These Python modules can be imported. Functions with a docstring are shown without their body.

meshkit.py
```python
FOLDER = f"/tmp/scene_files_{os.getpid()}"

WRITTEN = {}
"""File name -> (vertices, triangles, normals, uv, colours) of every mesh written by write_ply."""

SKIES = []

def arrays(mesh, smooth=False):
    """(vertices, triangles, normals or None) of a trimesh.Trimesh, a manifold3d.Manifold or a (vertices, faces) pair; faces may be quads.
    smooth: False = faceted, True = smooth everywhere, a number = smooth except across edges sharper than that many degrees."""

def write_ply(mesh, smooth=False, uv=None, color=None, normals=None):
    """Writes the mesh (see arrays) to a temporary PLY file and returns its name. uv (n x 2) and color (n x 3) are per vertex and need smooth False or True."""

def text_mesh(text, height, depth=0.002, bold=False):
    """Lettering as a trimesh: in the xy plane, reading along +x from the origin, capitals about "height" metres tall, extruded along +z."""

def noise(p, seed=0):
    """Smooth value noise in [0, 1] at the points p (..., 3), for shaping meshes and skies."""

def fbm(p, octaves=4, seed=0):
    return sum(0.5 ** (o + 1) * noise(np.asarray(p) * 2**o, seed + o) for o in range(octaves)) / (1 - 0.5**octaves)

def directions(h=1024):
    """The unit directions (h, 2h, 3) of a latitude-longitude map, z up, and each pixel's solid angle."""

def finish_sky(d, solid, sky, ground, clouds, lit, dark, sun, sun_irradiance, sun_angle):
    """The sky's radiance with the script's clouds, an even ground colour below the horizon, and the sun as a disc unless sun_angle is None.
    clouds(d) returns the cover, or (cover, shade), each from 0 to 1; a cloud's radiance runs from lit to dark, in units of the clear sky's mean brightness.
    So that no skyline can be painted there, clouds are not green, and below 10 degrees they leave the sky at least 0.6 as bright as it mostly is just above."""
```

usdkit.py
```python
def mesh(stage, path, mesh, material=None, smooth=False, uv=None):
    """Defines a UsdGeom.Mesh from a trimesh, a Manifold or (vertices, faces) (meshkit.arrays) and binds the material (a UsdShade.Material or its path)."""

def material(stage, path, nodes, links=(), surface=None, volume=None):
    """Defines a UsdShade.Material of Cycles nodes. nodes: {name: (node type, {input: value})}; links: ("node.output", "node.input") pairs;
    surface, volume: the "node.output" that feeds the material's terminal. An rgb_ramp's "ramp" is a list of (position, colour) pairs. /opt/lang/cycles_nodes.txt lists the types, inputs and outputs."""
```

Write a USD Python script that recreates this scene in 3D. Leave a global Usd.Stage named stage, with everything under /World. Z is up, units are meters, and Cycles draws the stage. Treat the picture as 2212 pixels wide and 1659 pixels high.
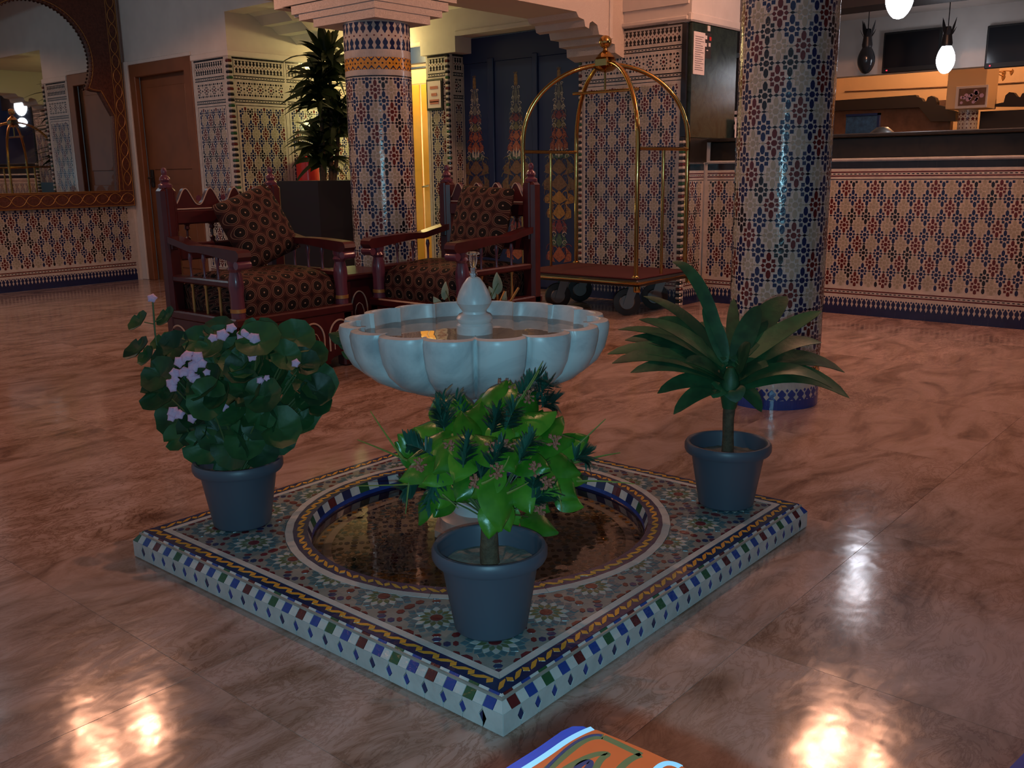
# A night-time hotel lobby with a marble fountain on a mosaic platform, built object by object.
import math, random
import numpy as np
import trimesh
import mapbox_earcut as earcut
from shapely.geometry import Polygon, Point, box as sbox
from shapely import affinity
import usdkit, meshkit
from pxr import Usd, UsdGeom, UsdLux, UsdShade, Gf, Sdf

stage = Usd.Stage.CreateInMemory()
UsdGeom.SetStageUpAxis(stage, UsdGeom.Tokens.z)
UsdGeom.SetStageMetersPerUnit(stage, 1.0)
world = UsdGeom.Xform.Define(stage, '/World')
stage.SetDefaultPrim(world.GetPrim())
UsdGeom.Scope.Define(stage, '/World/Looks')
rnd = random.Random(7)
rng = np.random.default_rng(11)
PI = math.pi

# ---------------------------------------------------------------- camera, air light, lamps, exposure
CAM_Z, PITCH, ROLL, YAW, FPX = 1.05, 0.2238, -0.0143, 0.7088, 2033.0
EXPOSURE = 0.0
f0 = np.array([math.cos(YAW), math.sin(YAW), 0]); r0 = np.array([math.sin(YAW), -math.cos(YAW), 0]); u0 = np.array([0, 0, 1.0])
CF = f0 * math.cos(PITCH) - u0 * math.sin(PITCH); CU = f0 * math.sin(PITCH) + u0 * math.cos(PITCH)
CR, CU = r0 * math.cos(ROLL) + CU * math.sin(ROLL), -r0 * math.sin(ROLL) + CU * math.cos(ROLL)
cam = UsdGeom.Camera.Define(stage, '/World/camera')
cam.CreateHorizontalApertureAttr(36.0); cam.CreateVerticalApertureAttr(27.0)
cam.CreateFocalLengthAttr(36.0 * FPX / 2212)
cam.CreateClippingRangeAttr(Gf.Vec2f(0.05, 200)); cam.CreateExposureAttr(EXPOSURE)
cam.AddTransformOp().Set(Gf.Matrix4d(*CR, 0, *CU, 0, *(-CF), 0, 0, 0, CAM_Z, 1))

WARM = (1.0, 0.45, 0.26)
def lamp(name, at, radius, power, color):
    """A bulb: a small sphere light; power is what it sends out, whatever its size."""
    l = UsdLux.SphereLight.Define(stage, '/World/lamps/' + name)
    l.CreateRadiusAttr(radius); l.CreateNormalizeAttr(True); l.CreateIntensityAttr(power); l.CreateColorAttr(Gf.Vec3f(*color))
    UsdGeom.Xformable(l).AddTranslateOp().Set(Gf.Vec3d(*map(float, at)))
    return l
UsdGeom.Xform.Define(stage, '/World/lamps')
dome = UsdLux.DomeLight.Define(stage, '/World/lamps/night_air'); dome.CreateIntensityAttr(0.075); dome.CreateColorAttr(Gf.Vec3f(0.58, 0.78, 1.0))
# the ceiling chandeliers (above the frame; the floor mirrors their bulbs)
for i, (x, y, z, p) in enumerate([(2.93, 6.08, 2.9, 4.0), (2.62, 6.42, 2.9, 2.0), (2.55, 5.95, 2.9, 2.8),
                                  (5.95, 2.16, 2.9, 4.4), (5.87, 1.85, 2.9, 3.4), (5.6, 2.15, 2.9, 3.4),
                                  (2.3, 2.7, 3.15, 6.5), (7.8, -0.6, 2.9, 7.0), (-1.2, 4.6, 2.9, 4.0)]):
    b_ = lamp(f'chandelier_bulb_{i:03d}', (x, y, z), 0.035, p * 3.0, WARM)
    if 3 <= i <= 5: continue                       # bare bulbs
    s_ = UsdLux.ShapingAPI.Apply(b_.GetPrim()); s_.CreateShapingConeAngleAttr(80.0); s_.CreateShapingConeSoftnessAttr(0.15)   # shaded above: they throw their light down
lamp('entrance_lamp', (2.25, 8.1, 3.2), 0.04, 5.5, (0.62, 0.86, 1.0))
# the photographer's phone light, just under the lens
fl = lamp('phone_light', np.array([0, 0, CAM_Z]) - 0.028 * CU - 0.012 * CR + 0.0 * CF, 0.006, 22.0, (0.33, 0.78, 1.0))
sh = UsdLux.ShapingAPI.Apply(fl.GetPrim()); sh.CreateShapingConeAngleAttr(38.0); sh.CreateShapingConeSoftnessAttr(0.9)
fl.ClearXformOpOrder()
fp = np.array([0, 0, CAM_Z]) - 0.028 * CU - 0.012 * CR
aim = CF - 0.02 * CU; aim /= np.linalg.norm(aim)
fr_ = np.cross(aim, u0); fr_ /= np.linalg.norm(fr_); fu_ = np.cross(fr_, aim)
UsdGeom.Xformable(fl).AddTransformOp().Set(Gf.Matrix4d(*fr_, 0, *fu_, 0, *(-aim), 0, *map(float, fp), 1))
# corridor light behind the tall plant, spot over the lit doors, reception back room
lamp('corridor_lamp', (5.97, 7.18, 1.50), 0.05, 1.3, (0.86, 0.95, 0.42))
lamp('corridor_lamp_low', (5.90, 7.28, 0.65), 0.05, 1.0, (0.86, 0.95, 0.42))
lamp('door_lamp', (6.28, 6.85, 2.12), 0.03, 6.0, (1.0, 0.78, 0.30))
lamp('behind_doors_lamp', (7.3, 6.75, 1.5), 0.05, 9.0, (1.0, 0.85, 0.40))

# ---------------------------------------------------------------- helpers
used = {}
def numbered(path):
    k = used.get(path, -1) + 1; used[path] = k
    return path if k == 0 else f'{path}_{k:03d}'
def tag(o, label=None, cat=None, group=None, kind=None):
    p = o.GetPrim() if hasattr(o, 'GetPrim') else o
    for k, v in (('label', label), ('category', cat), ('group', group), ('kind', kind)):
        if v: p.SetCustomDataByKey(k, v)
    return o
def thing(name, label=None, cat=None, loc=(0, 0, 0), rotz=0, group=None, kind=None):
    x = UsdGeom.Xform.Define(stage, numbered('/World/' + name))
    x.AddTranslateOp().Set(Gf.Vec3d(*map(float, loc)))
    if rotz: x.AddRotateZOp().Set(math.degrees(rotz))
    return tag(x, label, cat, group, kind)
def obj(name, mesh, mat, parent=None, smooth=False, label=None, cat=None, group=None, kind=None, uv=None):
    base = str(parent.GetPath()) if parent is not None else '/World'
    o = usdkit.mesh(stage, numbered(f'{base}/{name}'), mesh, mat, smooth, uv)
    return tag(o, label, cat, group, kind)
def dup(root, loc, rotz=0, label=None, group=None):
    was = root.GetPrim().GetCustomData()
    r = UsdGeom.Xform.Define(stage, numbered('/World/' + root.GetPrim().GetName()))
    r.GetPrim().GetReferences().AddInternalReference(root.GetPrim().GetPath())
    r.ClearXformOpOrder()
    r.AddTranslateOp().Set(Gf.Vec3d(*map(float, loc)))
    r.AddRotateZOp().Set(math.degrees(rotz))
    r.GetPrim().SetInstanceable(True)
    return tag(r, label or was['label'], was['category'], group or was.get('group'))
cat_ = trimesh.util.concatenate
def join(parts):
    """Boxes of one wall as one solid, without doubled faces."""
    return trimesh.boolean.union(parts, engine='manifold')
def bx(x0, x1, y0, y1, z0, z1, bev=0.0):
    """A box between two corners, its edges bevelled when bev > 0."""
    if bev <= 0:
        m = trimesh.creation.box((x1 - x0, y1 - y0, z1 - z0)); m.apply_translation(((x0 + x1) / 2, (y0 + y1) / 2, (z0 + z1) / 2)); return m
    b = min(bev, (x1 - x0) / 2.01, (y1 - y0) / 2.01, (z1 - z0) / 2.01)
    pts = [(x, y, z) for X, Y, Z in ((b, 0, 0), (0, b, 0), (0, 0, b)) for x in (x0 + b - X if X else x0 + b, x1 - b + X if X else x1 - b)
           for y in (y0 + b - Y if Y else y0 + b, y1 - b + Y if Y else y1 - b) for z in (z0 + b - Z if Z else z0 + b, z1 - b + Z if Z else z1 - b)]
    return trimesh.convex.convex_hull(np.array(pts))
def prism(poly, h, plane='xy', at=0.0):
    """Extrudes a 2D outline. plane: xy (up), xz (along y) or yz (along x)."""
    P = poly if hasattr(poly, 'exterior') else Polygon(poly)
    m = trimesh.creation.extrude_polygon(P, h, engine='earcut')
    v = m.vertices.copy()
    if plane == 'xz': m.vertices = np.c_[v[:, 0], v[:, 2] + at, v[:, 1]]; m.invert()
    elif plane == 'yz': m.vertices = np.c_[v[:, 2] + at, v[:, 0], v[:, 1]]
    else: m.vertices = np.c_[v[:, 0], v[:, 1], v[:, 2] + at]
    return m
def lathe(profile, n=32, at=(0, 0, 0)):
    m = trimesh.creation.revolve(np.array(profile, float), sections=n); m.apply_translation(at); return m
def tube(pts, r, n=8, closed=False):
    p = np.asarray(pts, float); k = len(p)
    rr = np.broadcast_to(np.asarray(r, float), (k,))
    t = np.gradient(p, axis=0) if not closed else np.roll(p, -1, 0) - np.roll(p, 1, 0)
    t /= np.linalg.norm(t, axis=1, keepdims=True) + 1e-12
    a = np.cross(t[0], [0, 0, 1.0] if abs(t[0][2]) < .9 else [1.0, 0, 0]); a /= np.linalg.norm(a)
    A = [a]
    for i in range(1, k):
        a = A[-1] - t[i] * np.dot(A[-1], t[i]); A.append(a / (np.linalg.norm(a) + 1e-12))
    A = np.array(A); B = np.cross(t, A); ang = np.arange(n) * 2 * PI / n
    v = (p[:, None] + rr[:, None, None] * (np.cos(ang)[None, :, None] * A[:, None] + np.sin(ang)[None, :, None] * B[:, None])).reshape(-1, 3)
    f = []
    for i in range(k if closed else k - 1):
        j = (i + 1) % k
        for s in range(n):
            q = (s + 1) % n
            f += [(i * n + s, i * n + q, j * n + q), (i * n + s, j * n + q, j * n + s)]
    if not closed:
        v = np.vstack([v, p[0], p[-1]]); c0, c1 = len(v) - 2, len(v) - 1
        for s in range(n):
            q = (s + 1) % n
            f += [(c0, q, s), (c1, (k - 1) * n + s, (k - 1) * n + q)]
    return trimesh.Trimesh(v, np.array(f), process=False)
def grid_mesh(V, close_u=False):
    """V: (a, b, 3) points to a quad sheet."""
    a, b = V.shape[:2]; f = []
    for i in range(a - (0 if close_u else 1)):
        for j in range(b - 1):
            p, q, r, s = i * b + j, ((i + 1) % a) * b + j, ((i + 1) % a) * b + j + 1, i * b + j + 1
            f += [(p, q, r), (p, r, s)]
    return trimesh.Trimesh(V.reshape(-1, 3), np.array(f), process=False)
def U(px, py, depth):
    """A point seen at a place in the picture, at a given depth along the view axis."""
    return np.array([0, 0, CAM_Z]) + depth * (CF + CR * (px - 1106) / FPX - CU * (py - 829.5) / FPX)
def at_x(px, py, x):
    d = U(px, py, 1) - np.array([0, 0, CAM_Z]); return np.array([0, 0, CAM_Z]) + d * x / d[0]
def at_y(px, py, y):
    d = U(px, py, 1) - np.array([0, 0, CAM_Z]); return np.array([0, 0, CAM_Z]) + d * y / d[1]

# ---------------------------------------------------------------- materials
class O(str): pass
class NG:
    def __init__(s): s.nodes, s.links, s.k = {}, [], 0
    def __call__(s, kind, out=None, **inp):
        s.k += 1; nm = f'n{s.k}'; vals = {}
        for a, v in inp.items():
            if isinstance(v, O): s.links.append((str(v), f'{nm}.{a}'))
            else: vals[a] = v
        s.nodes[nm] = (kind, vals)
        return O(f'{nm}.{out}') if out else nm
    def m(s, op, a, b=0.5, c=0.0): return s('math', 'value', math_type=op, value1=a, value2=b, value3=c)
    def build(s, name, surface): return usdkit.material(stage, '/World/Looks/' + name, s.nodes, s.links, surface)
def principled(name, color, rough=0.5, metallic=0.0, spec=0.5, coat=0.0, bump=None, vary=0.0, vscale=6.0, **kw):
    g = NG(); col = color; extra = dict(kw)
    pos = g('texture_coordinate', 'object')
    if vary:
        nz = g('noise_texture', 'fac', vector=pos, scale=vscale, detail=4.0, roughness=0.6)
        col = g('rgb_ramp', 'color', fac=nz, ramp=[(0.3, tuple(c * (1 - vary) for c in color)), (0.7, tuple(min(1, c * (1 + vary)) for c in color))])
    if bump:
        nb = g('noise_texture', 'fac', vector=pos, scale=bump[0], detail=3.0)
        extra['normal'] = g('bump', 'normal', height=nb, strength=bump[1], distance=bump[2] if len(bump) > 2 else 0.01)
    p = g('principled_bsdf', base_color=col, roughness=rough, metallic=metallic, specular_ior_level=spec, coat_weight=coat, **extra)
    return g.build(name, f'{p}.BSDF')
def glaze(name, color, rough=0.16):
    return principled(name, color, rough, bump=(55.0, 0.22, 0.004), vary=0.12, vscale=18.0)
M = {}
for k, c in dict(white=(0.50, 0.46, 0.42), blue=(0.014, 0.022, 0.080), red=(0.10, 0.016, 0.016), green=(0.025, 0.085, 0.035), olive=(0.45, 0.41, 0.355), fgreen=(0.085, 0.125, 0.06), fteal=(0.055, 0.125, 0.155), fwhite=(0.36, 0.40, 0.39), fbed=(0.20, 0.22, 0.205), fred=(0.115, 0.016, 0.02), fpurple=(0.075, 0.025, 0.05), fblue=(0.018, 0.032, 0.10), fdull=(0.15, 0.13, 0.09), fsand=(0.36, 0.29, 0.20), black=(0.015, 0.015, 0.02),
                 yellow=(0.62, 0.30, 0.035), teal=(0.14, 0.24, 0.28), pale=(0.30, 0.34, 0.33), purple=(0.085, 0.04, 0.06), orange=(0.42, 0.18, 0.04), sage=(0.33, 0.305, 0.235), grout=(0.30, 0.29, 0.26), royal=(0.02, 0.05, 0.24)).items():
    M[k] = glaze('glaze_' + k, c)
M['edgewhite'] = glaze('glaze_edge_white', (0.47, 0.48, 0.47), 0.22)
M['plaster'] = principled('white_plaster', (0.62, 0.57, 0.53), 0.85, bump=(40.0, 0.15, 0.004), vary=0.05)
def carved():
    g = NG(); pos = g('texture_coordinate', 'object')
    v = g('voronoi_texture', 'distance', vector=pos, scale=38.0) if False else g('noise_texture', 'fac', vector=pos, scale=34.0, detail=2.0, distortion=2.5)
    h = g('rgb_ramp', 'color', fac=v, ramp=[(0.44, (0, 0, 0)), (0.5, (1, 1, 1)), (0.56, (0, 0, 0))])
    nb = g('bump', 'normal', height=g('rgb_to_bw', 'val', color=h), strength=0.5, distance=0.006)
    p = g('principled_bsdf', base_color=(0.62, 0.55, 0.50), roughness=0.85, normal=nb)
    return g.build('carved_plaster', f'{p}.BSDF')
M['carved'] = carved()
def marble_floor():
    g = NG(); pos = g('geometry', 'position'); r = g('object_info', 'random')
    off = g('combine_xyz', 'vector', x=g.m('multiply', r, 37.0), y=g.m('multiply', r, 91.0), z=0.0)
    sh_ = g('mix', 'color', mix_type='add', fac=1.0, color1=pos, color2=off)
    mp = g('mapping', 'vector', vector=sh_, rotation=g('combine_xyz', 'vector', x=0.0, y=0.0, z=g.m('multiply_add', r, 2.4, 0.2)), scale=(1.0, 2.3, 1.0))
    n1 = g('noise_texture', 'fac', vector=mp, scale=2.2, detail=7.0, roughness=0.58, distortion=1.6)
    c1 = g('rgb_ramp', 'color', fac=n1, ramp=[(0.28, (0.16, 0.09, 0.065)), (0.42, (0.31, 0.20, 0.155)), (0.52, (0.40, 0.275, 0.23)), (0.68, (0.48, 0.34, 0.30)), (0.8, (0.37, 0.25, 0.21))])
    n2 = g('noise_texture', 'fac', vector=mp, scale=5.5, detail=8.0, roughness=0.7, distortion=2.4)
    vein = g('rgb_ramp', 'color', fac=n2, ramp=[(0.455, (1, 1, 1)), (0.49, (0.55, 0.42, 0.33)), (0.50, (0.38, 0.27, 0.2)), (0.515, (0.7, 0.6, 0.5)), (0.56, (1, 1, 1))])
    n3 = g('noise_texture', 'fac', vector=sh_, scale=1.1, detail=3.0)
    amt = g('map_range', 'result', value=n3, from_min=0.40, from_max=0.66, to_min=0.10, to_max=0.80, clamp=True)
    c2 = g('mix', 'color', mix_type='multiply', fac=amt, color1=c1, color2=vein)
    rough = g('map_range', 'result', value=n2, from_min=0.3, from_max=0.7, to_min=0.09, to_max=0.17)
    nb = g('bump', 'normal', height=g('noise_texture', 'fac', vector=pos, scale=9.0, detail=2.0), strength=0.10, distance=0.01)
    p = g('principled_bsdf', base_color=c2, roughness=rough, specular_ior_level=0.5, normal=nb)
    return g.build('polished_marble_floor', f'{p}.BSDF')
M['floor'] = marble_floor()
def marble(name, base, vein, scale=5.0, rough=0.35):
    g = NG(); pos = g('texture_coordinate', 'object')
    n1 = g('noise_texture', 'fac', vector=pos, scale=scale, detail=8.0, roughness=0.62, distortion=1.5)
    c = g('rgb_ramp', 'color', fac=n1, ramp=[(0.30, vein), (0.46, tuple(.6 * b + .4 * v for b, v in zip(base, vein))), (0.60, base)])
    p = g('principled_bsdf', base_color=c, roughness=rough, normal=g('bump', 'normal', height=n1, strength=0.12, distance=0.004))
    return g.build(name, f'{p}.BSDF')
M['marble'] = marble('white_marble', (0.56, 0.60, 0.61), (0.30, 0.35, 0.38))
M['rose'] = marble('rose_marble', (0.42, 0.27, 0.22), (0.28, 0.16, 0.13))
M['granite'] = marble('dark_granite', (0.020, 0.016, 0.011), (0.006, 0.006, 0.005), 9.0, 0.35)
M['greenmarble'] = marble('green_marble', (0.022, 0.038, 0.030), (0.007, 0.012, 0.010), 8.0, 0.22)
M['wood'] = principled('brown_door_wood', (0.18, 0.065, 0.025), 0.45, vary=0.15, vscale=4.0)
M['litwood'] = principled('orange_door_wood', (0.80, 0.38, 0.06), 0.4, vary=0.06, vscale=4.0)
M['redwood'] = principled('dark_red_painted_wood', (0.060, 0.009, 0.011), 0.34, coat=0.08, spec=0.4, vary=0.2, vscale=12.0)
M['redwood2'] = principled('plum_turned_wood', (0.12, 0.035, 0.06), 0.22, coat=0.5)
M['cream'] = principled('cream_paint', (0.48, 0.36, 0.28), 0.5)
M['framewood'] = principled('carved_mirror_wood', (0.095, 0.028, 0.016), 0.5, vary=0.35, vscale=45.0, bump=(60.0, 0.6, 0.006))
M['gold'] = principled('gold_paint', (0.42, 0.21, 0.06), 0.4, metallic=0.4)
M['brass'] = principled('polished_brass', (0.56, 0.32, 0.10), 0.09, metallic=1.0)
M['chrome'] = principled('chrome', (0.75, 0.77, 0.78), 0.08, metallic=1.0)
M['darksteel'] = principled('dark_steel', (0.16, 0.16, 0.155), 0.45, metallic=1.0)
M['steel'] = principled('dull_steel', (0.45, 0.46, 0.45), 0.35, metallic=1.0)
M['rubber'] = principled('black_rubber', (0.012, 0.012, 0.013), 0.5)
M['carpet'] = principled('red_carpet', (0.060, 0.005, 0.009), 0.95, bump=(400.0, 0.6, 0.003))
M['bluepaint'] = principled('navy_door_paint', (0.008, 0.022, 0.085), 0.42)
M['pot'] = principled('slate_blue_plastic', (0.065, 0.080, 0.110), 0.42, bump=(120.0, 0.1, 0.001))
M['soil'] = principled('grey_potting_plaster', (0.16, 0.165, 0.14), 0.8, vary=0.3, vscale=40.0, bump=(80.0, 0.5, 0.004))
M['darkplanter'] = principled('black_planter', (0.010, 0.013, 0.022), 0.4)
M['redmetal'] = principled('red_enamel', (0.55, 0.035, 0.03), 0.25)
M['mirror'] = principled('mirror_glass', (0.62, 0.66, 0.66), 0.015, metallic=1.0)
M['screen'] = principled('dark_screen', (0.010, 0.010, 0.013), 0.18)
M['blackplastic'] = principled('black_plastic', (0.008, 0.008, 0.009), 0.6)
M['paper'] = principled('paper', (0.70, 0.62, 0.60), 0.8)
M['ink'] = principled('printed_ink', (0.22, 0.16, 0.16), 0.8)
M['redink'] = principled('red_print', (0.45, 0.16, 0.12), 0.8)
M['ledred'] = principled('red_standby_led', (0.5, 0.01, 0.02), 0.4, emission_color=(1.0, 0.03, 0.06), emission_strength=2.0)
M['lampglass'] = principled('lit_lamp_glass', (0.9, 0.9, 0.95), 0.4, emission_color=(0.86, 0.90, 1.0), emission_strength=9.0)
M['darkglass'] = principled('unlit_lamp_glass', (0.020, 0.025, 0.032), 0.15)
M['lampiron'] = principled('black_lamp_metal', (0.015, 0.016, 0.02), 0.4)
M['darkbeam'] = principled('dark_beam_paint', (0.020, 0.014, 0.013), 0.6)
M['orangewall'] = principled('warm_back_room_plaster', (0.72, 0.50, 0.28), 0.8, bump=(60.0, 0.3, 0.003))
M['bluepanel'] = principled('blue_painted_panel', (0.03, 0.09, 0.17), 0.5, vary=0.4, vscale=30.0)
M['brownwall'] = principled('dim_brown_wall', (0.16, 0.085, 0.055), 0.7, vary=0.3, vscale=9.0)
M['clearglass'] = principled('clear_glass', (0.95, 0.97, 0.98), 0.02, transmission_weight=1.0, ior=1.45)
def leaf_mat(name, c1, c2, rough=0.35, trans=0.25, vein=None):
    g = NG(); pos = g('texture_coordinate', 'object')
    n1 = g('noise_texture', 'fac', vector=pos, scale=22.0, detail=3.0)
    r = g('object_info', 'random')
    f = g.m('multiply_add', g.m('subtract', r, 0.5), 0.5, n1)
    c = g('rgb_ramp', 'color', fac=f, ramp=[(0.25, c1), (0.75, c2)])
    nb = g('bump', 'normal', height=g('noise_texture', 'fac', vector=pos, scale=60.0, detail=2.0), strength=0.25, distance=0.003)
    p = g('principled_bsdf', base_color=c, roughness=rough, normal=nb)
    t = g('translucent_bsdf', color=c)
    mx = g('mix_closure', fac=trans, closure1=O(f'{p}.BSDF'), closure2=O(f'{t}.BSDF'))
    return g.build(name, f'{mx}.closure')
M['leafdark'] = leaf_mat('dark_green_leaf', (0.013, 0.062, 0.028), (0.040, 0.15, 0.055), 0.5)
M['leafbright'] = leaf_mat('bright_green_leaf', (0.025, 0.15, 0.010), (0.10, 0.30, 0.025), 0.3)
M['leafround'] = leaf_mat('geranium_leaf', (0.012, 0.05, 0.020), (0.035, 0.12, 0.035), 0.5)
M['leafpale'] = leaf_mat('pale_variegated_leaf', (0.22, 0.26, 0.17), (0.42, 0.44, 0.30), 0.5)
M['fern'] = leaf_mat('blue_green_fern', (0.012, 0.07, 0.05), (0.03, 0.13, 0.09), 0.5)
M['blade'] = leaf_mat('yellow_green_grass', (0.14, 0.20, 0.03), (0.26, 0.30, 0.06), 0.5)
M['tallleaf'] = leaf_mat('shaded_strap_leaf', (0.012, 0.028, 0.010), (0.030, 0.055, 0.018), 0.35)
M['petal'] = principled('lilac_petal', (0.58, 0.38, 0.56), 0.7)
M['bud'] = principled('rust_bud', (0.30, 0.10, 0.06), 0.7)
M['bark'] = principled('brown_stem', (0.085, 0.055, 0.03), 0.8, vary=0.4, vscale=60.0, bump=(90.0, 0.7, 0.004))
M['stem'] = principled('green_stem', (0.06, 0.10, 0.03), 0.6)
def water_mat():
    g = NG(); pos = g('geometry', 'position')
    nb = g('bump', 'normal', height=g('noise_texture', 'fac', vector=pos, scale=14.0, detail=2.0), strength=0.05, distance=0.01)
    fr = g('fresnel', 'fac', IOR=1.33)
    t = g('transparent_bsdf', color=(0.86, 0.90, 0.90)); gl = g('glossy_bsdf', color=(1, 1, 1), roughness=0.015, normal=nb)
    mx = g('mix_closure', fac=fr, closure1=O(f'{t}.BSDF'), closure2=O(f'{gl}.BSDF'))
    return g.build('still_water', f'{mx}.closure')
M['water'] = water_mat()
def cushion_mat():
    g = NG(); uv = g('texture_coordinate', 'UV'); s = g('separate_xyz', vector=uv)
    u, v = O(f'{s}.x'), O(f'{s}.y')
    def cell(du, dv, ru=1.0, rv=1.0):
        a = g.m('subtract', g.m('fraction', g.m('add', u, du)), 0.5); b = g.m('subtract', g.m('fraction', g.m('add', v, dv)), 0.5)
        return a, b
    def length(a, b): return g.m('sqrt', g.m('add', g.m('multiply', a, a), g.m('multiply', b, b)))
    a1, b1 = cell(0.0, 0.0)
    d = length(a1, b1)
    a3, b3 = cell(0.5, 0.5)
    dd = g.m('add', g.m('absolute', a3), g.m('absolute', b3))
    base = g('rgb_ramp', 'color', fac=d, interpolate=False, ramp=[(0.0, (0.40, 0.26, 0.17)), (0.05, (0.006, 0.003, 0.003)), (0.315, (0.20, 0.115, 0.075)), (0.35, (0.045, 0.012, 0.010)), (0.42, (0.18, 0.10, 0.065)), (0.455, (0.045, 0.012, 0.010))])
    isd = g.m('less_than', dd, 0.17)
    c = g('mix', 'color', fac=isd, color1=base, color2=(0.016, 0.004, 0.004))
    nb = g('bump', 'normal', height=g('noise_texture', 'fac', vector=uv, scale=60.0, detail=2.0), strength=0.3, distance=0.003)
    p = g('principled_bsdf', base_color=c, roughness=0.75, specular_ior_level=0.25, normal=nb)
    return g.build('medallion_upholstery', f'{p}.BSDF')
M['cushion'] = cushion_mat()
# ---------------------------------------------------------------- cut-tile (zellige) patterns: lists of (key, outline, height) in a (u, v) plane
def ngon(n, r, a0=0.0, sx=1.0, sy=1.0, at=(0, 0)):
    return [(at[0] + sx * r * math.cos(a0 + 2 * PI * i / n), at[1] + sy * r * math.sin(a0 + 2 * PI * i / n)) for i in range(n)]
def rect(u0, u1, v0, v1): return [(u0, v0), (u1, v0), (u1, v1), (u0, v1)]
def shift(P, du, dv): return [(x + du, y + dv) for x, y in P]
ELL = ngon(8, 1.0, PI / 8, 0.0108, 0.0195)
OCT = ngon(8, 0.0130, PI / 8)
SQ = ngon(4, 0.0098, 0.0)
SQ2 = [(-.0078, -.0078), (.0078, -.0078), (.0078, .0078), (-.0078, .0078)]
PAWN = [(-.5, 0), (.5, 0), (.34, .18), (.20, .32), (.42, .50), (.42, .66), (.22, .80), (.13, .92), (0, 1.0), (-.13, .92), (-.22, .80), (-.42, .66), (-.42, .50), (-.20, .32), (-.34, .18)]
def pawn(u, v0, w, h, up=True):
    return [(u + x * w, v0 + (y * h if up else -y * h)) for x, y in (PAWN if up else PAWN[::-1])]
def flower_field(u0, u1, v0, v1, p=0.10, q=0.0635, main=('red', 'sage'), other='blue', seed=1):
    """Rows of eight-petalled flowers with long tiles above and below, every second row shifted by half."""
    out = []; rr = random.Random(seed)
    for j in range(int(math.floor(v0 / q)) - 1, int(v1 / q) + 2):
        for i in range(int(math.floor(u0 / p)) - 1, int(u1 / p) + 2):
            odd = j % 2; u = (i + 0.5 * odd) * p; v = j * q
            k = other if odd else main[(i + j // 2) % 2]
            if odd and rr.random() < .2: k = 'black'
            m = rr.random() * .0006
            pieces = [(k, shift(OCT, u, v)), (k, shift(ELL, u, v + .0375)), (k, shift(ELL, u, v - .0375)),
                      (k, shift(SQ, u + .0245, v)), (k, shift(SQ, u - .0245, v)),
                      ('black' if k != 'sage' else k, ngon(4, .0085, 0, 1.35, .75, (u + p / 2, v)))]
            pieces += [(k, shift(SQ2, u + a, v + b)) for a in (-.0195, .0195) for b in (-.0195, .0195)]
            pieces += [('black', rect(u + .033, u + p / 2 - .011, v - .0009, v + .0009)), ('black', rect(u + p / 2 + .011, u + p - .033, v - .0009, v + .0009))]
            if k == 'sage' :
                pieces.append(('pale_low', ngon(8, 1.0, PI / 8, .040, .058, (u, v))))
            for kk, P in pieces:
                cu = sum(x for x, y in P) / len(P); cv = sum(y for x, y in P) / len(P)
                if u0 + .006 < cu < u1 - .006 and v0 + .006 < cv < v1 - .006:
                    Q = [(min(max(x, u0), u1), min(max(y, v0), v1)) for x, y in P]
                    out.append((kk, Q, .0008 if kk != 'pale_low' else .0003))
    return out
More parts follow.
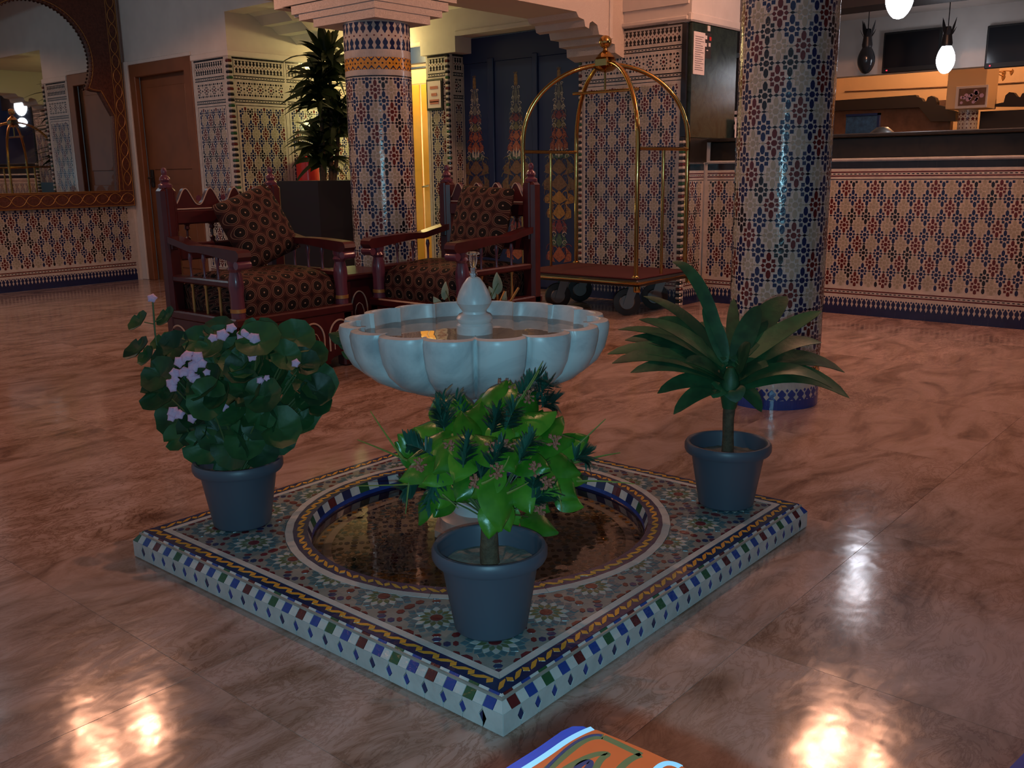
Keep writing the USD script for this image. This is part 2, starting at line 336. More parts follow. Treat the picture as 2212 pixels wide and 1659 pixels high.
def strips(u0, u1, rows, seg=0.12):
    """Long thin strips, cut into lengths so that they can follow a curve."""
    out = []; n = max(1, int((u1 - u0) / seg + .5)); e = np.linspace(u0, u1, n + 1)
    for key, a, b in rows:
        for i in range(n): out.append((key, rect(e[i], e[i + 1] - .0003, a, b), .0007))
    return out
def dash_row(u0, u1, v, key='red', w=0.03, h=.008, gap=.012):
    out = []; n = max(1, int((u1 - u0) / (w + gap))); st = (u1 - u0) / n
    for i in range(n):
        c = u0 + (i + .5) * st
        out.append((key, [(c - w / 2, v), (c - w / 2 + h, v + h / 2), (c + w / 2 - h, v + h / 2), (c + w / 2, v), (c + w / 2 - h, v - h / 2), (c - w / 2 + h, v - h / 2)], .0008))
    return out
def skirting(u0, u1, v0=0.0, h=0.115, pitch=0.034, key='blue', seg=.1):
    out = strips(u0, u1, [(key, v0, v0 + h * .45)], seg); n = max(1, int((u1 - u0) / pitch + .5)); st = (u1 - u0) / n
    for i in range(n):
        c = u0 + (i + .5) * st
        out.append((key, pawn(c, v0 + h * .45, st * .98, h * .52), .0008))
        out.append((key, ngon(4, .007, 0, 1, 1.2, (u0 + i * st + .001, v0 + h * .93)), .0008))
    return out
def triple_line(u0, u1, v, h=.05, key='red'):
    return strips(u0, u1, [(key, v + h * .18, v + h * .34), (key, v + h * .66, v + h * .82)]) + dash_row(u0, u1, v + h * .5, 'black', .022, .006, .008)
def merlons(u0, u1, v0, v1, key='blue', pitch=.036):
    out = []; n = max(1, int((u1 - u0) / pitch + .5)); st = (u1 - u0) / n; h = (v1 - v0) * .40
    for i in range(n):
        c = u0 + (i + .5) * st
        out += [(key, pawn(c, v0 + .004, st * .84, h), .0008), (key, pawn(c, v1 - .004, st * .84, h, False), .0008)]
        out.append(('red', ngon(4, .0055, 0, 1.3, 1, (u0 + i * st + st * .03, (v0 + v1) / 2)), .0008))
    return out
def star_panel(u0, u1, v0, v1, key='black'):
    """A band of little stars and dots between two rows of ovals."""
    out = []; n = max(1, int((u1 - u0) / .058 + .5)); st = (u1 - u0) / n; vm = (v0 + v1) / 2; H = v1 - v0
    for i in range(n):
        c = u0 + (i + .5) * st
        for vv in (v0 + H * .13, v1 - H * .13):
            out += [(key, ngon(6, 1.0, 0, .0125, .0095, (c, vv)), .0008), (key, ngon(6, 1.0, 0, .006, .0085, (c + st / 2 - .001, vv)), .0008)] if i < n - 1 else [(key, ngon(6, 1.0, 0, .0125, .0095, (c, vv)), .0008)]
        if i % 2 == 0:
            out.append(('red', ngon(8, .011, 0, 1, 1, (c, vm)), .0008))
            for a in range(8):
                t = a * PI / 4 + PI / 8
                out.append((key, ngon(4, 1.0, t, .0085, .0085, (c + .027 * math.cos(t), vm + .030 * math.sin(t))), .0008))
        else:
            out += [(key, ngon(6, .009, 0, 1, 1, (c, vm)), .0008), ('sage', ngon(6, .008, 0, 1, 1.2, (c, vm + .03)), .0008), ('sage', ngon(6, .008, 0, 1, 1.2, (c, vm - .03)), .0008)]
    return [o for o in out if all(u0 <= x <= u1 for x, y in o[1])]
def zigzag(u0, u1, v0, v1, pitch=.036):
    out = strips(u0, u1, [('yellow', v0, v1)], .012); n = max(1, int((u1 - u0) / pitch + .5)); st = (u1 - u0) / n; H = v1 - v0
    out = [(k, P, .0003) for k, P, h in out]
    for i in range(n):
        a = u0 + i * st
        out += [('blue', [(a + .002, v0), (a + st - .002, v0), (a + st / 2, v0 + H * .34)], .0008), ('blue', [(a + .002, v1), (a + st / 2, v1 - H * .34), (a + st - .002, v1)], .0008),
                ('black', ngon(4, .007, 0, 1, 1, (a, (v0 + v1) / 2)), .0008), ('red', ngon(4, .004, 0, 1, 1, (a + st / 2, (v0 + v1) / 2)), .0008)]
    return out
def wall_dado(u0, u1, top, seed=1, main=('red', 'sage'), full=True, bottom=0.0):
    """The tiling of a wall: blue skirting, lines, flower field and (full height) the lines, star band and merlons above it."""
    o = skirting(u0, u1, bottom, .125) + triple_line(u0 + .004, u1 - .004, bottom + .135, .055)
    e = .026
    if full:
        a, b = bottom + .205, top - .42
        o += flower_field(u0 + e, u1 - e, a, b, seed=seed, main=main)
        o += strips(u0 + .012, u1 - .012, [('black', b + .012, b + .017), ('black', a - .012, a - .008)])
        for uu in (u0 + .014, u1 - .017): o.append(('black', rect(uu, uu + .0035, a - .01, b + .015), .0007))
        o += triple_line(u0 + .004, u1 - .004, top - .392, .05, 'black')
        o += star_panel(u0 + .02, u1 - .02, top - .335, top - .20)
        o += triple_line(u0 + .004, u1 - .004, top - .195, .05, 'black')
        o += merlons(u0 + .022, u1 - .022, top - .135, top - .025, 'black')
        for uu in (u0 + .008, u1 - .011): o.append(('black', rect(uu, uu + .003, top - .14, top - .02), .0007))
        o += strips(u0, u1, [('black', top - .016, top)])
    else:
        o += flower_field(u0 + e, u1 - e, bottom + .205, top, seed=seed, main=main)
    return o
def prism_arrays(P, h, fmap):
    """One tile: its flat top and its sides, mapped onto the surface."""
    n = len(P)
    if n > 8:
        A = np.array(P, np.float64)
        tf = np.asarray(earcut.triangulate_float64(A, np.array([n], np.uint32))).reshape(-1, 3).astype(int)
        s = np.sign(np.cross(A[tf[:, 1]] - A[tf[:, 0]], A[tf[:, 2]] - A[tf[:, 0]])); tf = np.where(s[:, None] < 0, tf[:, ::-1], tf)
    else:
        tf = np.array([(0, i, i + 1) for i in range(1, n - 1)])
    A = np.array(P, float)
    area = np.sum(A[:, 0] * np.roll(A[:, 1], -1) - np.roll(A[:, 0], -1) * A[:, 1])
    if area < 0:
        A = A[::-1]
        tf = n - 1 - tf if n > 8 else tf
        if n > 8: tf = tf[:, ::-1]
    V = np.vstack([fmap(A[:, 0], A[:, 1], np.full(n, h)), fmap(A[:, 0], A[:, 1], np.zeros(n))])
    i = np.arange(n); j = (i + 1) % n
    F = np.vstack([tf, np.c_[i, n + i, n + j], np.c_[i, n + j, j]])
    return V, F
_cache = {}
def lay(pieces, fmap, parent, part='zellige_tile', single=0, rank=None, keys=None):
    """Lays the tiles on a surface. The SINGLE largest (by rank) become meshes of their own; the rest are joined by colour as stuff."""
    keys = keys or {}
    order = list(range(len(pieces)))
    pick = set()
    if single and rank: pick = set(sorted([i for i in order if pieces[i][2] > .0005], key=lambda i: -rank(pieces[i]))[:single])
    groups = {}
    for i in order:
        k, P, h = pieces[i]
        V, F = prism_arrays(P, h, fmap)
        mk = M[keys.get(k, {'pale_low': 'olive'}.get(k, k))]
        if i in pick: obj(part, (V, F), mk, parent)
        else: groups.setdefault(k, []).append((V, F))
    for k, L in groups.items():
        off = np.cumsum([0] + [len(v) for v, f in L[:-1]])
        obj('small_' + part + 's', (np.vstack([v for v, f in L]), np.vstack([f + o for (v, f), o in zip(L, off)])), M[keys.get(k, {'pale_low': 'olive'}.get(k, k))], parent, kind='stuff')
# surfaces: a wall facing -x (u runs along -y), a wall facing -y (u runs along +x), and a round column
def face_x(x, y0): return lambda u, v, h: np.c_[x - h, y0 - u, v]
def face_y(y, x0): return lambda u, v, h: np.c_[x0 + u, y - h, v]
def face_col(cx, cy, R): return lambda u, v, h: np.c_[cx + (R + h) * np.cos(u / R), cy + (R + h) * np.sin(u / R), v]
# ---------------------------------------------------------------- the room
# floor: large marble slabs with fine joints
floor = thing('floor', kind='structure')
obj('mortar_bed', bx(-4, 12.5, -5, 9.4, -.10, -.012), M['grout'], floor)
SL = 0.85
slabs = []
for i in range(-4, 13):
    for j in range(-5, 12):
        x0, y0 = 0.10 + i * SL, 0.87 - 0 + j * SL
        x1, y1 = x0 + SL, y0 + SL
        if y0 > 9.2 or x0 > 8: continue
        c = np.array([(x0 + x1) / 2, (y0 + y1) / 2, 0]) - np.array([0, 0, CAM_Z])
        slabs.append((np.linalg.norm(c), x0, x1, y0, min(y1, 9.24)))
for d, x0, x1, y0, y1 in slabs:
    obj('floor_slab', bx(x0 + .0003, x1 - .0003, y0 + .0003, y1 - .0003, -.02, 0.0, .0004), M['floor'], floor)

# wall_left: the mirror wall, white above a tiled dado
wl = thing('wall_left', kind='structure')
obj('plaster', bx(0.2, 4.95, 9.25, 9.45, 0, 3.3), M['plaster'], wl)
obj('tile_bed', bx(0.2, 4.90, 9.244, 9.25, 0, .76), M['white'], wl)
lay(wall_dado(1.2, 4.68, .745, 3, full=False), face_y(9.244, .2), wl)

# wall_back: the wall with the brown door, its tiled pier, and the corridor beyond
TOP = 2.045
wb = thing('wall_back', kind='structure')
obj('plaster', join([bx(4.95, 5.15, 7.44, 9.45, TOP + .06, 3.3), bx(4.95, 5.15, 9.14, 9.25, 0, TOP + .06), bx(4.95, 5.15, 7.44, 8.01, 0, TOP + .06),
                     bx(4.955, 7.4, 7.442, 7.7, 0, 2.6), bx(4.95, 5.15, 4.9, 7.44, 2.41, 3.3), bx(4.95, 6.58, 4.9, 7.5, 2.43, 2.5)]), M['plaster'], wb)
obj('cap_ledge', join([bx(4.935, 4.96, 7.425, 8.02, TOP, TOP + .055, .008), bx(4.935, 7.4, 7.422, 7.45, TOP, TOP + .055, .008), bx(4.94, 4.955, 8.02, 9.25, 2.10, 2.135, .004)]), M['plaster'], wb)
obj('jamb_trim', bx(4.93, 4.955, 9.14, 9.245, 0, 2.135, .004), M['plaster'], wb)
obj('tile_bed', cat_([bx(4.944, 4.95, 7.44, 8.01, 0, TOP), bx(4.96, 7.4, 7.436, 7.442, 0, TOP)]), M['white'], wb)
lay(wall_dado(0, .47, TOP, 4), face_x(4.944, 7.975), wb)
lay(wall_dado(0, .55, TOP, 5), face_y(7.436, 4.985), wb)
lay(wall_dado(0, .98, TOP, 6), face_y(7.436, 5.545), wb)
def corner_beads(parent, x, y, z0, z1, w=.045, step=.047):
    """The black, white, red and green beads that edge a tiled corner."""
    cyc = ['white', 'black', 'white', 'black', 'white', 'red', 'white', 'black', 'white', 'green']
    n = int((z1 - z0) / (step / 2))
    for i in range(n):
        a = z0 + i * step / 2
        obj('bead_tile', bx(x - w / 2, x + w / 2, y - w / 2, y + w / 2, a + .0006, a + step / 2 - .0006, .006), M[cyc[i % 10]], parent)
corner_beads(wb, 4.955, 7.442, 0, TOP)

# wall_far: lit doors, tiled pier, blue doors, broad tiled pier
wf = thing('wall_far', kind='structure')
obj('plaster', join([bx(6.40, 6.62, 6.17, 6.47, 0, 2.07), bx(6.36, 6.62, 6.06, 6.50, 2.075, 2.5), bx(6.62, 6.72, 6.17, 6.55, 0, 2.5), bx(6.62, 6.72, 7.0, 7.5, 0, 2.5),
                     bx(6.36, 6.60, 3.72, 6.06, 2.21, 3.3), bx(6.375, 6.64, 3.73, 4.74, 2.09, 3.3), bx(6.39, 6.65, 3.74, 4.72, 0, 2.09),
                     bx(6.36, 6.62, 6.06, 7.5, 2.20, 3.3), bx(6.62, 6.70, 6.47, 7.5, 2.19, 2.5), bx(6.60, 6.75, 4.72, 6.17, 2.15, 3.3), bx(6.375, 7.12, 3.70, 3.9, 2.085, 3.3)]), M['plaster'], wf)
obj('cornice', join([bx(6.352, 6.40, 3.72, 4.30, 2.095, 2.13, .008), bx(6.36, 7.14, 3.685, 3.73, 2.085, 2.15, .012), bx(6.35, 6.372, 4.95, 6.06, 2.205, 2.25, .01)]), M['plaster'], wf)
obj('tile_bed', cat_([bx(6.386, 6.392, 3.74, 4.72, 0, 2.09), bx(6.396, 6.402, 6.18, 6.47, 0, 2.07), bx(6.40, 6.58, 6.166, 6.172, 0, 2.07), bx(6.39, 6.68, 3.732, 3.74, 0, 1.09)]), M['white'], wf)
lay(wall_dado(0, .93, 2.09, 8), face_x(6.386, 4.695), wf)
lay(wall_dado(0, .24, 2.07, 9), face_x(6.396, 6.45), wf)
lay(wall_dado(.03, .17, 2.07, 10), face_y(6.166, 6.40), wf)
lay(wall_dado(.0, .27, .945, 11, full=False) + strips(0, .27, [('black', .948, .953), ('black', 1.025, 1.072)]) + triple_line(0, .27, .96, .055), face_y(3.732, 6.41), wf)
corner_beads(wf, 6.392, 6.19, 0, 2.07, .04)
corner_beads(wf, 6.375, 3.745, 0, 1.27, .045)
corner_beads(wf, 6.388, 4.705, 0, 2.09, .03)
for k, (a, b) in enumerate(((2.09, 2.075), (1.27, 1.26))): pass
obj('black_edging', bx(6.372, 6.395, 3.73, 3.775, 1.27, 2.08, .004), M['black'], wf)
# the carved beam from the column to the broad pier, and its stepped corbel
tr = thing('trim_1', kind='structure')
prof = [(4.30, 2.15), (5.77, 2.15), (5.80, 2.115), (5.865, 2.105), (5.88, 2.06), (5.925, 2.05), (5.935, 2.09), (5.97, 2.105), (6.03, 2.085), (6.055, 2.02), (6.16, 2.02), (6.165, 1.975), (6.26, 1.97), (6.265, 1.91), (6.37, 1.88), (6.386, 1.88), (6.386, 3.3), (4.30, 3.3)]
obj('beam', prism(prof, .46, 'xz', 4.29), M['carved'], tr)
obj('beam_moulding', cat_([bx(4.5, 6.3, 4.278, 4.292, 2.42, 2.46, .005), bx(6.18, 6.22, 4.278, 4.292, 2.0, 3.2, .005)]), M['plaster'], tr)
tr2 = thing('trim_2', kind='structure')
prof2 = [(4.8, 1.97 + .02), (5.05, 1.99), (5.05, 2.06), (5.25, 2.06), (5.25, 2.14), (5.5, 2.16), (5.7, 2.35), (6.2, 2.7), (6.8, 2.95), (9.2, 3.05), (9.2, 3.3), (4.8, 3.3)]
obj('beam', prism(prof2, .44, 'yz', 3.86), M['carved'], tr2)
# corbels of the next arch in the corridor
tr3 = thing('trim_3', kind='structure')
obj('corbel', prism([(5.15, 2.43), (5.25, 2.40), (5.33, 2.33), (5.42, 2.33), (5.5, 2.27), (5.62, 2.27), (5.7, 2.2), (6.6, 2.2), (6.6, 2.43)], .5, 'xz', 7.0), M['plaster'], tr3)
# ceiling over the lobby
ce = thing('ceiling', kind='structure')
obj('plaster', bx(-2.5, 6.4, -3.5, 9.4, 3.3, 3.4), M['plaster'], ce)

# the far end of the lobby, seen only in the mirror
wfr = thing('wall_front', kind='structure')
obj('plaster', bx(3.0, 12.6, -3.2, -3.0, 0, 3.3), M['bluepaint'], wfr)
# door_1: the brown door beside the mirror
d1 = thing('door_1', kind='structure')
fr = [bx(4.94, 4.99, 8.02, 8.15, 0, 2.10, .006), bx(4.94, 4.99, 9.03, 9.135, 0, 2.10, .006), bx(4.94, 4.99, 8.02, 9.135, 1.98, 2.10, .006)]
obj('door_frame', join(fr), M['wood'], d1)
obj('door_leaf', bx(5.01, 5.05, 8.12, 9.06, 0, 2.0), M['wood'], d1)
obj('door_panel', cat_([bx(5.0, 5.012, 8.25, 8.93, 1.1, 1.88, .004), bx(5.0, 5.012, 8.25, 8.93, .15, .95, .004)]), M['wood'], d1)
obj('door_handle', cat_([tube([(4.995, 8.98, 1.02), (4.955, 8.98, 1.02), (4.95, 8.88, 1.02)], .009), bx(4.99, 5.01, 8.955, 9.005, .93, 1.10, .004)]), M['blackplastic'], d1)

# door_2: the lit orange double doors
d2 = thing('door_2', kind='structure')
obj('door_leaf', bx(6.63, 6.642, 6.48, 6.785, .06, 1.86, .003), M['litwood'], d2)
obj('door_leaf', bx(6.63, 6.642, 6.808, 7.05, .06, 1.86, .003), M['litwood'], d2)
obj('door_handle', cat_([tube([(6.63, 6.76, .90), (6.585, 6.76, .90), (6.58, 6.70, .905), (6.58, 6.655, .91)], [.008, .009, .012, .016])]), M['chrome'], d2)
obj('transom', bx(6.62, 6.68, 6.45, 7.05, 1.87, 2.0), M['orangewall'], d2)
obj('sill', bx(6.56, 6.72, 6.45, 7.05, 0, .05), M['sage'], d2)
obj('transom_rail', cat_([bx(6.60, 6.64, 6.45, 7.05, 2.005, 2.02), bx(6.60, 6.69, 6.45, 7.05, 2.055, 2.20)]), M['bluepaint'], d2)
wr2 = thing('wall_behind_doors', kind='structure')
obj('plaster', join([bx(7.7, 7.75, 6.2, 7.6, 0, 2.5), bx(6.7, 7.75, 6.2, 6.25, 0, 2.5), bx(6.7, 7.75, 6.2, 7.6, 2.4, 2.5)]), M['orangewall'], wr2)

# door_3: the navy blue folding doors with painted columns of ornament
d3 = thing('door_3', kind='structure')
def spiral(cy, cz, s, turns=1.15, r=.035, w=.006, flip=1, a0=0.0):
    t = np.linspace(0, turns * 2 * PI, 20); rad = r * (1 - t / t[-1] * .82)
    return np.c_[cy + flip * rad * np.cos(t + a0), cz + rad * np.sin(t + a0)]
def flat_tube(pts, w, x, th=.0015):
    p = np.asarray(pts); t = np.gradient(p, axis=0); t /= np.linalg.norm(t, axis=1, keepdims=True) + 1e-9
    nrm = np.c_[-t[:, 1], t[:, 0]]; ww = w * np.linspace(1, .45, len(p))[:, None]
    A, B = p + nrm * ww, p - nrm * ww
    V = np.vstack([np.c_[np.full(len(p), x - th), A], np.c_[np.full(len(p), x - th), B], np.c_[np.full(len(p), x), A], np.c_[np.full(len(p), x), B]])
    n = len(p); F = []
    for i in range(n - 1):
        F += [(i, i + 1, n + i), (i + 1, n + i + 1, n + i), (i, 2 * n + i, i + 1), (i + 1, 2 * n + i, 2 * n + i + 1), (n + i, n + i + 1, 3 * n + i), (n + i + 1, 3 * n + i + 1, 3 * n + i)]
    return trimesh.Trimesh(V, np.array(F), process=False)
for k, c in dict(o_grey=(0.13, 0.13, 0.12), o_red=(0.16, 0.03, 0.045), o_olive=(0.13, 0.12, 0.06), o_orange=(0.28, 0.085, 0.045), o_cream=(0.42, 0.38, 0.32), o_brown=(0.13, 0.075, 0.045), o_gold=(0.28, 0.15, 0.04), o_green=(0.05, 0.11, 0.08)).items():
    M[k] = principled('ornament_' + k[2:], c, 0.55, vary=.35, vscale=60.0)
def half_heights(zz): return np.interp(zz, [0.25, .5, .62, .75, .9, 1.02, 1.14, 1.19, 1.25, 1.4, 1.48, 1.6, 1.75, 1.88], [.16, .05, .11, .15, .17, .16, .135, .07, .095, .062, .075, .055, .035, .005])
ZC = [(1.88, 1.76, 'o_gold'), (1.76, 1.62, 'o_grey'), (1.62, 1.53, 'o_grey'), (1.53, 1.46, 'o_red'), (1.46, 1.385, 'o_olive'), (1.385, 1.30, 'o_orange'), (1.30, 1.20, 'o_orange'),
      (1.20, 1.13, 'o_green'), (1.13, 1.0, 'o_brown'), (1.0, .86, 'o_brown'), (.86, .75, 'o_gold'), (.75, .62, 'o_gold'), (.62, .5, 'o_red'), (.5, .38, 'o_green'), (.38, .25, 'o_orange')]
def ornament(yc, x, parent, seed):
    rr = random.Random(seed); by = {}
    for z1, z0, key in ZC:
        h = z1 - z0; zm = (z0 + z1) / 2; hw = float(half_heights(zm))
        alt = {'o_grey': 'o_cream', 'o_red': 'o_grey', 'o_olive': 'o_cream', 'o_orange': 'o_red', 'o_brown': 'o_olive', 'o_gold': 'o_brown', 'o_green': 'o_cream'}[key]
        # a pointed heart, two leaves and a pair of scrolls on each side
        by.setdefault(key, []).append(prism([(yc, z0 + h * .02), (yc + hw * .55, z0 + h * .40), (yc + hw * .30, z0 + h * .75), (yc, z1 + h * .1), (yc - hw * .30, z0 + h * .75), (yc - hw * .55, z0 + h * .40)], .002, 'yz', x - .002))
        for s in (-1, 1):
            leaf = [(yc + s * hw * .35, z0), (yc + s * hw * 1.0, z0 + h * .15), (yc + s * hw * 1.0, z0 + h * .65), (yc + s * hw * .55, z0 + h * 1.0), (yc + s * hw * .6, z0 + h * .5)]
            by.setdefault(key, []).append(prism(leaf if s > 0 else leaf[::-1], .0015, 'yz', x - .0015))
            for q in range(3):
                r = min(hw * .36, h * .36)
                by.setdefault(alt if q != 1 else key, []).append(flat_tube(spiral(yc + s * (hw - r * .7) * (1, .5, .95)[q], z0 + h * (.35, .78, .95)[q], 0, r=r, flip=s, a0=rr.random() * 1.5 - .7), .0035, x - .001))
    # the white palmette
    for s in (-1, 0, 1):
        P = [(yc + s * .028 - .012, 1.165), (yc + s * .045, 1.20 if s else 1.145), (yc + s * .028 + .012, 1.165), (yc + s * .03, 1.235 if s else 1.265)]
        by.setdefault('o_cream', []).append(prism(Polygon(P).convex_hull, .003, 'yz', x - .003))
    for k, L in by.items(): obj('painted_ornament', cat_(L), M[k], parent, kind='stuff')
for k, (a, b) in enumerate(((5.86, 6.165), (5.36, 5.80), (4.74, 5.30))):
    obj('door_leaf', bx(6.575, 6.615, a, b, .02, 1.99, .004), M['bluepaint'], d3)
    obj('leaf_stile', bx(6.555, 6.58, b - .006, b + .05, .02, 2.02, .006) if b < 6.1 else bx(6.56, 6.58, a - .04, a + .01, .02, 2.02, .006), M['bluepaint'], d3)
    ornament({0: 6.035, 1: 5.545, 2: 5.07}[k], 6.575, d3, k)
obj('head_panel', bx(6.57, 6.62, 4.72, 6.17, 1.99, 2.20), M['bluepaint'], d3)
obj('backing', bx(6.62, 6.66, 4.72, 6.17, 0, 2.2), M['bluepaint'], d3)
obj('card_lock', cat_([bx(6.54, 6.575, 4.77, 4.83, .93, 1.10, .004)]), M['steel'], d3)
# ---------------------------------------------------------------- the two round tiled columns
def column_tiles(R, top, seed):
    C = 2 * PI * R; n = round(C / .10); p = C / n
    o = skirting(0, C, 0, .095, .044, 'royal', .015) + strips(0, C, [('white', .10, .12)], .015)
    o += zigzag(0, C, .125, .185, .044) + strips(0, C, [('white', .19, .215)], .015)
    b = top - .32
    o += [q for q in flower_field(0, C, .225, b, p=p, seed=seed) if sum(x for x, y in q[1]) / len(q[1]) < C - .001]
    o += strips(0, C, [('black', b + .005, b + .012), ('white', b + .015, b + .04)], .015) + zigzag(0, C, b + .045, b + .115, .044) + strips(0, C, [('white', b + .12, b + .145)], .015)
    o += merlons(0, C, b + .155, top - .005, 'blue', .044)
    return o
def column(cx, cy, R, top, label, single, seed):
    t = thing('tiled_column', label, 'column', (0, 0, 0))
    obj('shaft', lathe([(0, 0), (R, 0), (R, top), (0, top)], 64, (cx, cy, 0)), M['white'], t, smooth=30)
    away = math.atan2(-cy, -cx)
    def rank(pc):
        k, P, h = pc; u = sum(x for x, y in P) / len(P); v = sum(y for x, y in P) / len(P)
        a = (u / R - away + PI) % (2 * PI) - PI
        A = abs(Polygon(P).area)
        return A * max(0, math.cos(a)) if abs(a) < 1.35 and len(P) == 8 and v < 2.0 else -1
    lay(column_tiles(R, top, seed), face_col(cx, cy, R), t, single=single, rank=rank)
    return t
colR = column(3.975, 1.835, .202, 2.12, 'blue and white tiled round column right of the fountain, without a visible capital', 300, 21)
obj('capital', cat_([bx(3.975 - w, 3.975 + w, 1.835 - w, 1.835 + w, z, z + .06, .004) for w, z in ((.23, 2.12), (.30, 2.18), (.37, 2.24))] + [bx(3.6, 4.35, 1.46, 2.21, 2.30, 3.3)]), M['carved'], colR)
colL = column(4.06, 4.52, .20, 1.915, 'tiled round column behind the chairs under a stepped white capital', 0, 22)
caps = []
for i, (e, z) in enumerate(((0, 1.915), (.10, 1.965), (.15, 2.005), (.22, 2.06))):
    caps.append(prism([(3.855 - .006 * i, 4.30 - .006 * i), (4.30 + e, 4.30 - .006 * i), (4.30 + e, 4.74), (4.29, 4.74 + .001), (4.29, 4.86 + e * 1.3), (3.855 - .006 * i, 4.86 + e * 1.3)], .05 if i < 3 else .30, 'xy', z))
obj('capital', cat_(caps), M['carved'], colL)
# ---------------------------------------------------------------- the raised mosaic platform with its round basin
PX0, PY0, PS = 1.190, 1.0545, 1.380
CX, CY = PX0 + PS / 2, PY0 + PS / 2
HZ, H1, CH = .075, .049, .022
plat = thing('mosaic_platform', 'low square platform covered in cut-tile mosaic with a round sunken basin', 'platform')
BR = .485                                    # radius of the basin's mouth
BX, BY = CX + .010, CY + .010
hole = Point(BX, BY).buffer(BR, 48)
top_half = PS / 2 - CH
core = prism(sbox(PX0 + .004, PY0 + .004, PX0 + PS - .004, PY0 + PS - .004).difference(hole), H1 - .003, 'xy', .001)
core2 = prism(sbox(CX - top_half - .008, CY - top_half - .008, CX + top_half + .008, CY + top_half + .008).difference(hole), HZ - H1 - .002 , 'xy', H1 - .002)
obj('mortar_core', cat_([core, core2]), M['grout'], plat)
def side_map(k):
    """Side k of the square: u runs along it, n points outward."""
    c, s = [(0, -1), (1, 0), (0, 1), (-1, 0)][k]
    o = np.array([(PX0, PY0), (PX0 + PS, PY0), (PX0 + PS, PY0 + PS), (PX0, PY0 + PS)][k])
    d = np.array([(1, 0), (0, 1), (-1, 0), (0, -1)][k]); nrm = np.array([c, s])
    return o, d, nrm
NT = 26
pitch = PS / NT
for k in range(4):
    o, d, nrm = side_map(k)
    P3 = lambda u, inn, z: np.r_[o + d * u - nrm * inn, z]
    # sloping edge: white and coloured tiles in turn
    cyc = ['red', 'blue', 'green', 'blue'] if k == 0 else ['blue', 'green', 'blue', 'red']
    for i in range(NT * 2):
        a, b = i * pitch / 2 + .0008, (i + 1) * pitch / 2 - .0008
        if k == 0: key = 'edgewhite' if i % 2 == 0 else cyc[(i // 2) % 4].replace('blue', 'royal')
        else: key = 'edgewhite' if i % 2 == 1 else cyc[((NT * 2 - 1 - i) // 2) % 4].replace('blue', 'royal')
        def cut(u, inn): return min(max(u, inn), PS - inn)
        q = [P3(cut(a, 0), 0, H1), P3(cut(b, 0), 0, H1), P3(cut(b, CH), CH, HZ), P3(cut(a, CH), CH, HZ)]
        q = np.array(q); n = np.cross(q[1] - q[0], q[3] - q[0]); n = n / np.linalg.norm(n) * .004
        V = np.vstack([q, q - n]); F = np.array([(0, 1, 2), (0, 2, 3), (0, 4, 5), (0, 5, 1), (1, 5, 6), (1, 6, 2), (2, 6, 7), (2, 7, 3), (3, 7, 4), (3, 4, 0)])
        obj('edge_tile', (V, F), M[key], plat)
    # upright face: white tiles, each joint opened by a small diamond
    S3 = lambda u, v, h: np.c_[o[0] + d[0] * u + nrm[0] * (h - .004), o[1] + d[1] * u + nrm[1] * (h - .004), v]
    for i in range(NT):
        a, b = i * pitch, (i + 1) * pitch; g = .0011; dw, dh, vm = .0092, .0155, .026
        jx = rnd.uniform(-.0015, .0015)
        outl = [(a + g, .003), (b - g, .003), (b - g, vm - dh), (b - g - dw, vm + .002), (b - g, vm + dh), (b - g, H1 - .001), (a + g, H1 - .001), (a + g, vm + dh), (a + g + dw, vm - .002), (a + g, vm - dh)]
        if i == 0: outl = outl[:7]
        if i == NT - 1: outl = outl[:2] + outl[5:]
        V, F = prism_arrays(outl, .004, S3); obj('side_tile', (V, F), M['edgewhite'], plat)
        if i:
            V, F = prism_arrays([(a - dw + .0012, vm + .002), (a + .0003, vm - dh + .003), (a + dw - .0012, vm - .002), (a + .0003, vm + dh - .003)], .0036, S3)
            obj('diamond_tile', (V, F), M[('royal', 'royal', 'fblue', 'royal', 'royal', 'fblue')[(i * 5 + k) % 6]], plat)
    # on the top: the blue band with its yellow braid, and the white strip inside it
    T3 = lambda u, v, h: np.c_[o[0] + d[0] * u - nrm[0] * (CH + v), o[1] + d[1] * u - nrm[1] * (CH + v), HZ - .001 + h]
    L = PS
    n = 13
    for i in range(n):
        a, b = CH + i * (L - 2 * CH) / n, CH + (i + 1) * (L - 2 * CH) / n
        q = [(max(a + .0005, CH + .001), .001), (min(b - .0005, L - CH - .001), .001), (min(b - .0005, L - CH - .037), .037), (max(a + .0005, CH + .037), .037)]
        V, F = prism_arrays(q, .0012, T3); obj('band_tile', (V, F), M['blue'], plat)
    nb = 27; st = (L - 2 * CH) / nb
    for i in range(nb):
        c = CH + (i + .5) * st
        if i > 0:
            V, F = prism_arrays(ngon(4, 1, 0, .0085, .0105, (c - st / 2, .0215)), .002, T3); obj('braid_tile', (V, F), M['yellow'], plat)
        leafq = [(c - .020, .012), (c - .004, .0135), (c + .017, .026), (c + .020, .030), (c + .002, .0285), (c - .014, .018)]
        V, F = prism_arrays(leafq, .002, T3)
        if .02 < c - .02 and c + .02 < L - .03: obj('braid_tile', (V, F), M['yellow'], plat)
    for i in range(9):
        a, b = CH + .038 + i * (L - 2 * CH - .076) / 9, CH + .038 + (i + 1) * (L - 2 * CH - .076) / 9
        q = [(max(a, CH + .0385) + .0005, .0385), (min(b, L - CH - .0385) - .0005, .0385), (min(b - .0005, L - CH - .056), .056), (max(a + .0005, CH + .056), .056)]
        V, F = prism_arrays(q, .0014, T3); obj('border_tile', (V, F), M['pale' if False else 'edgewhite'], plat)
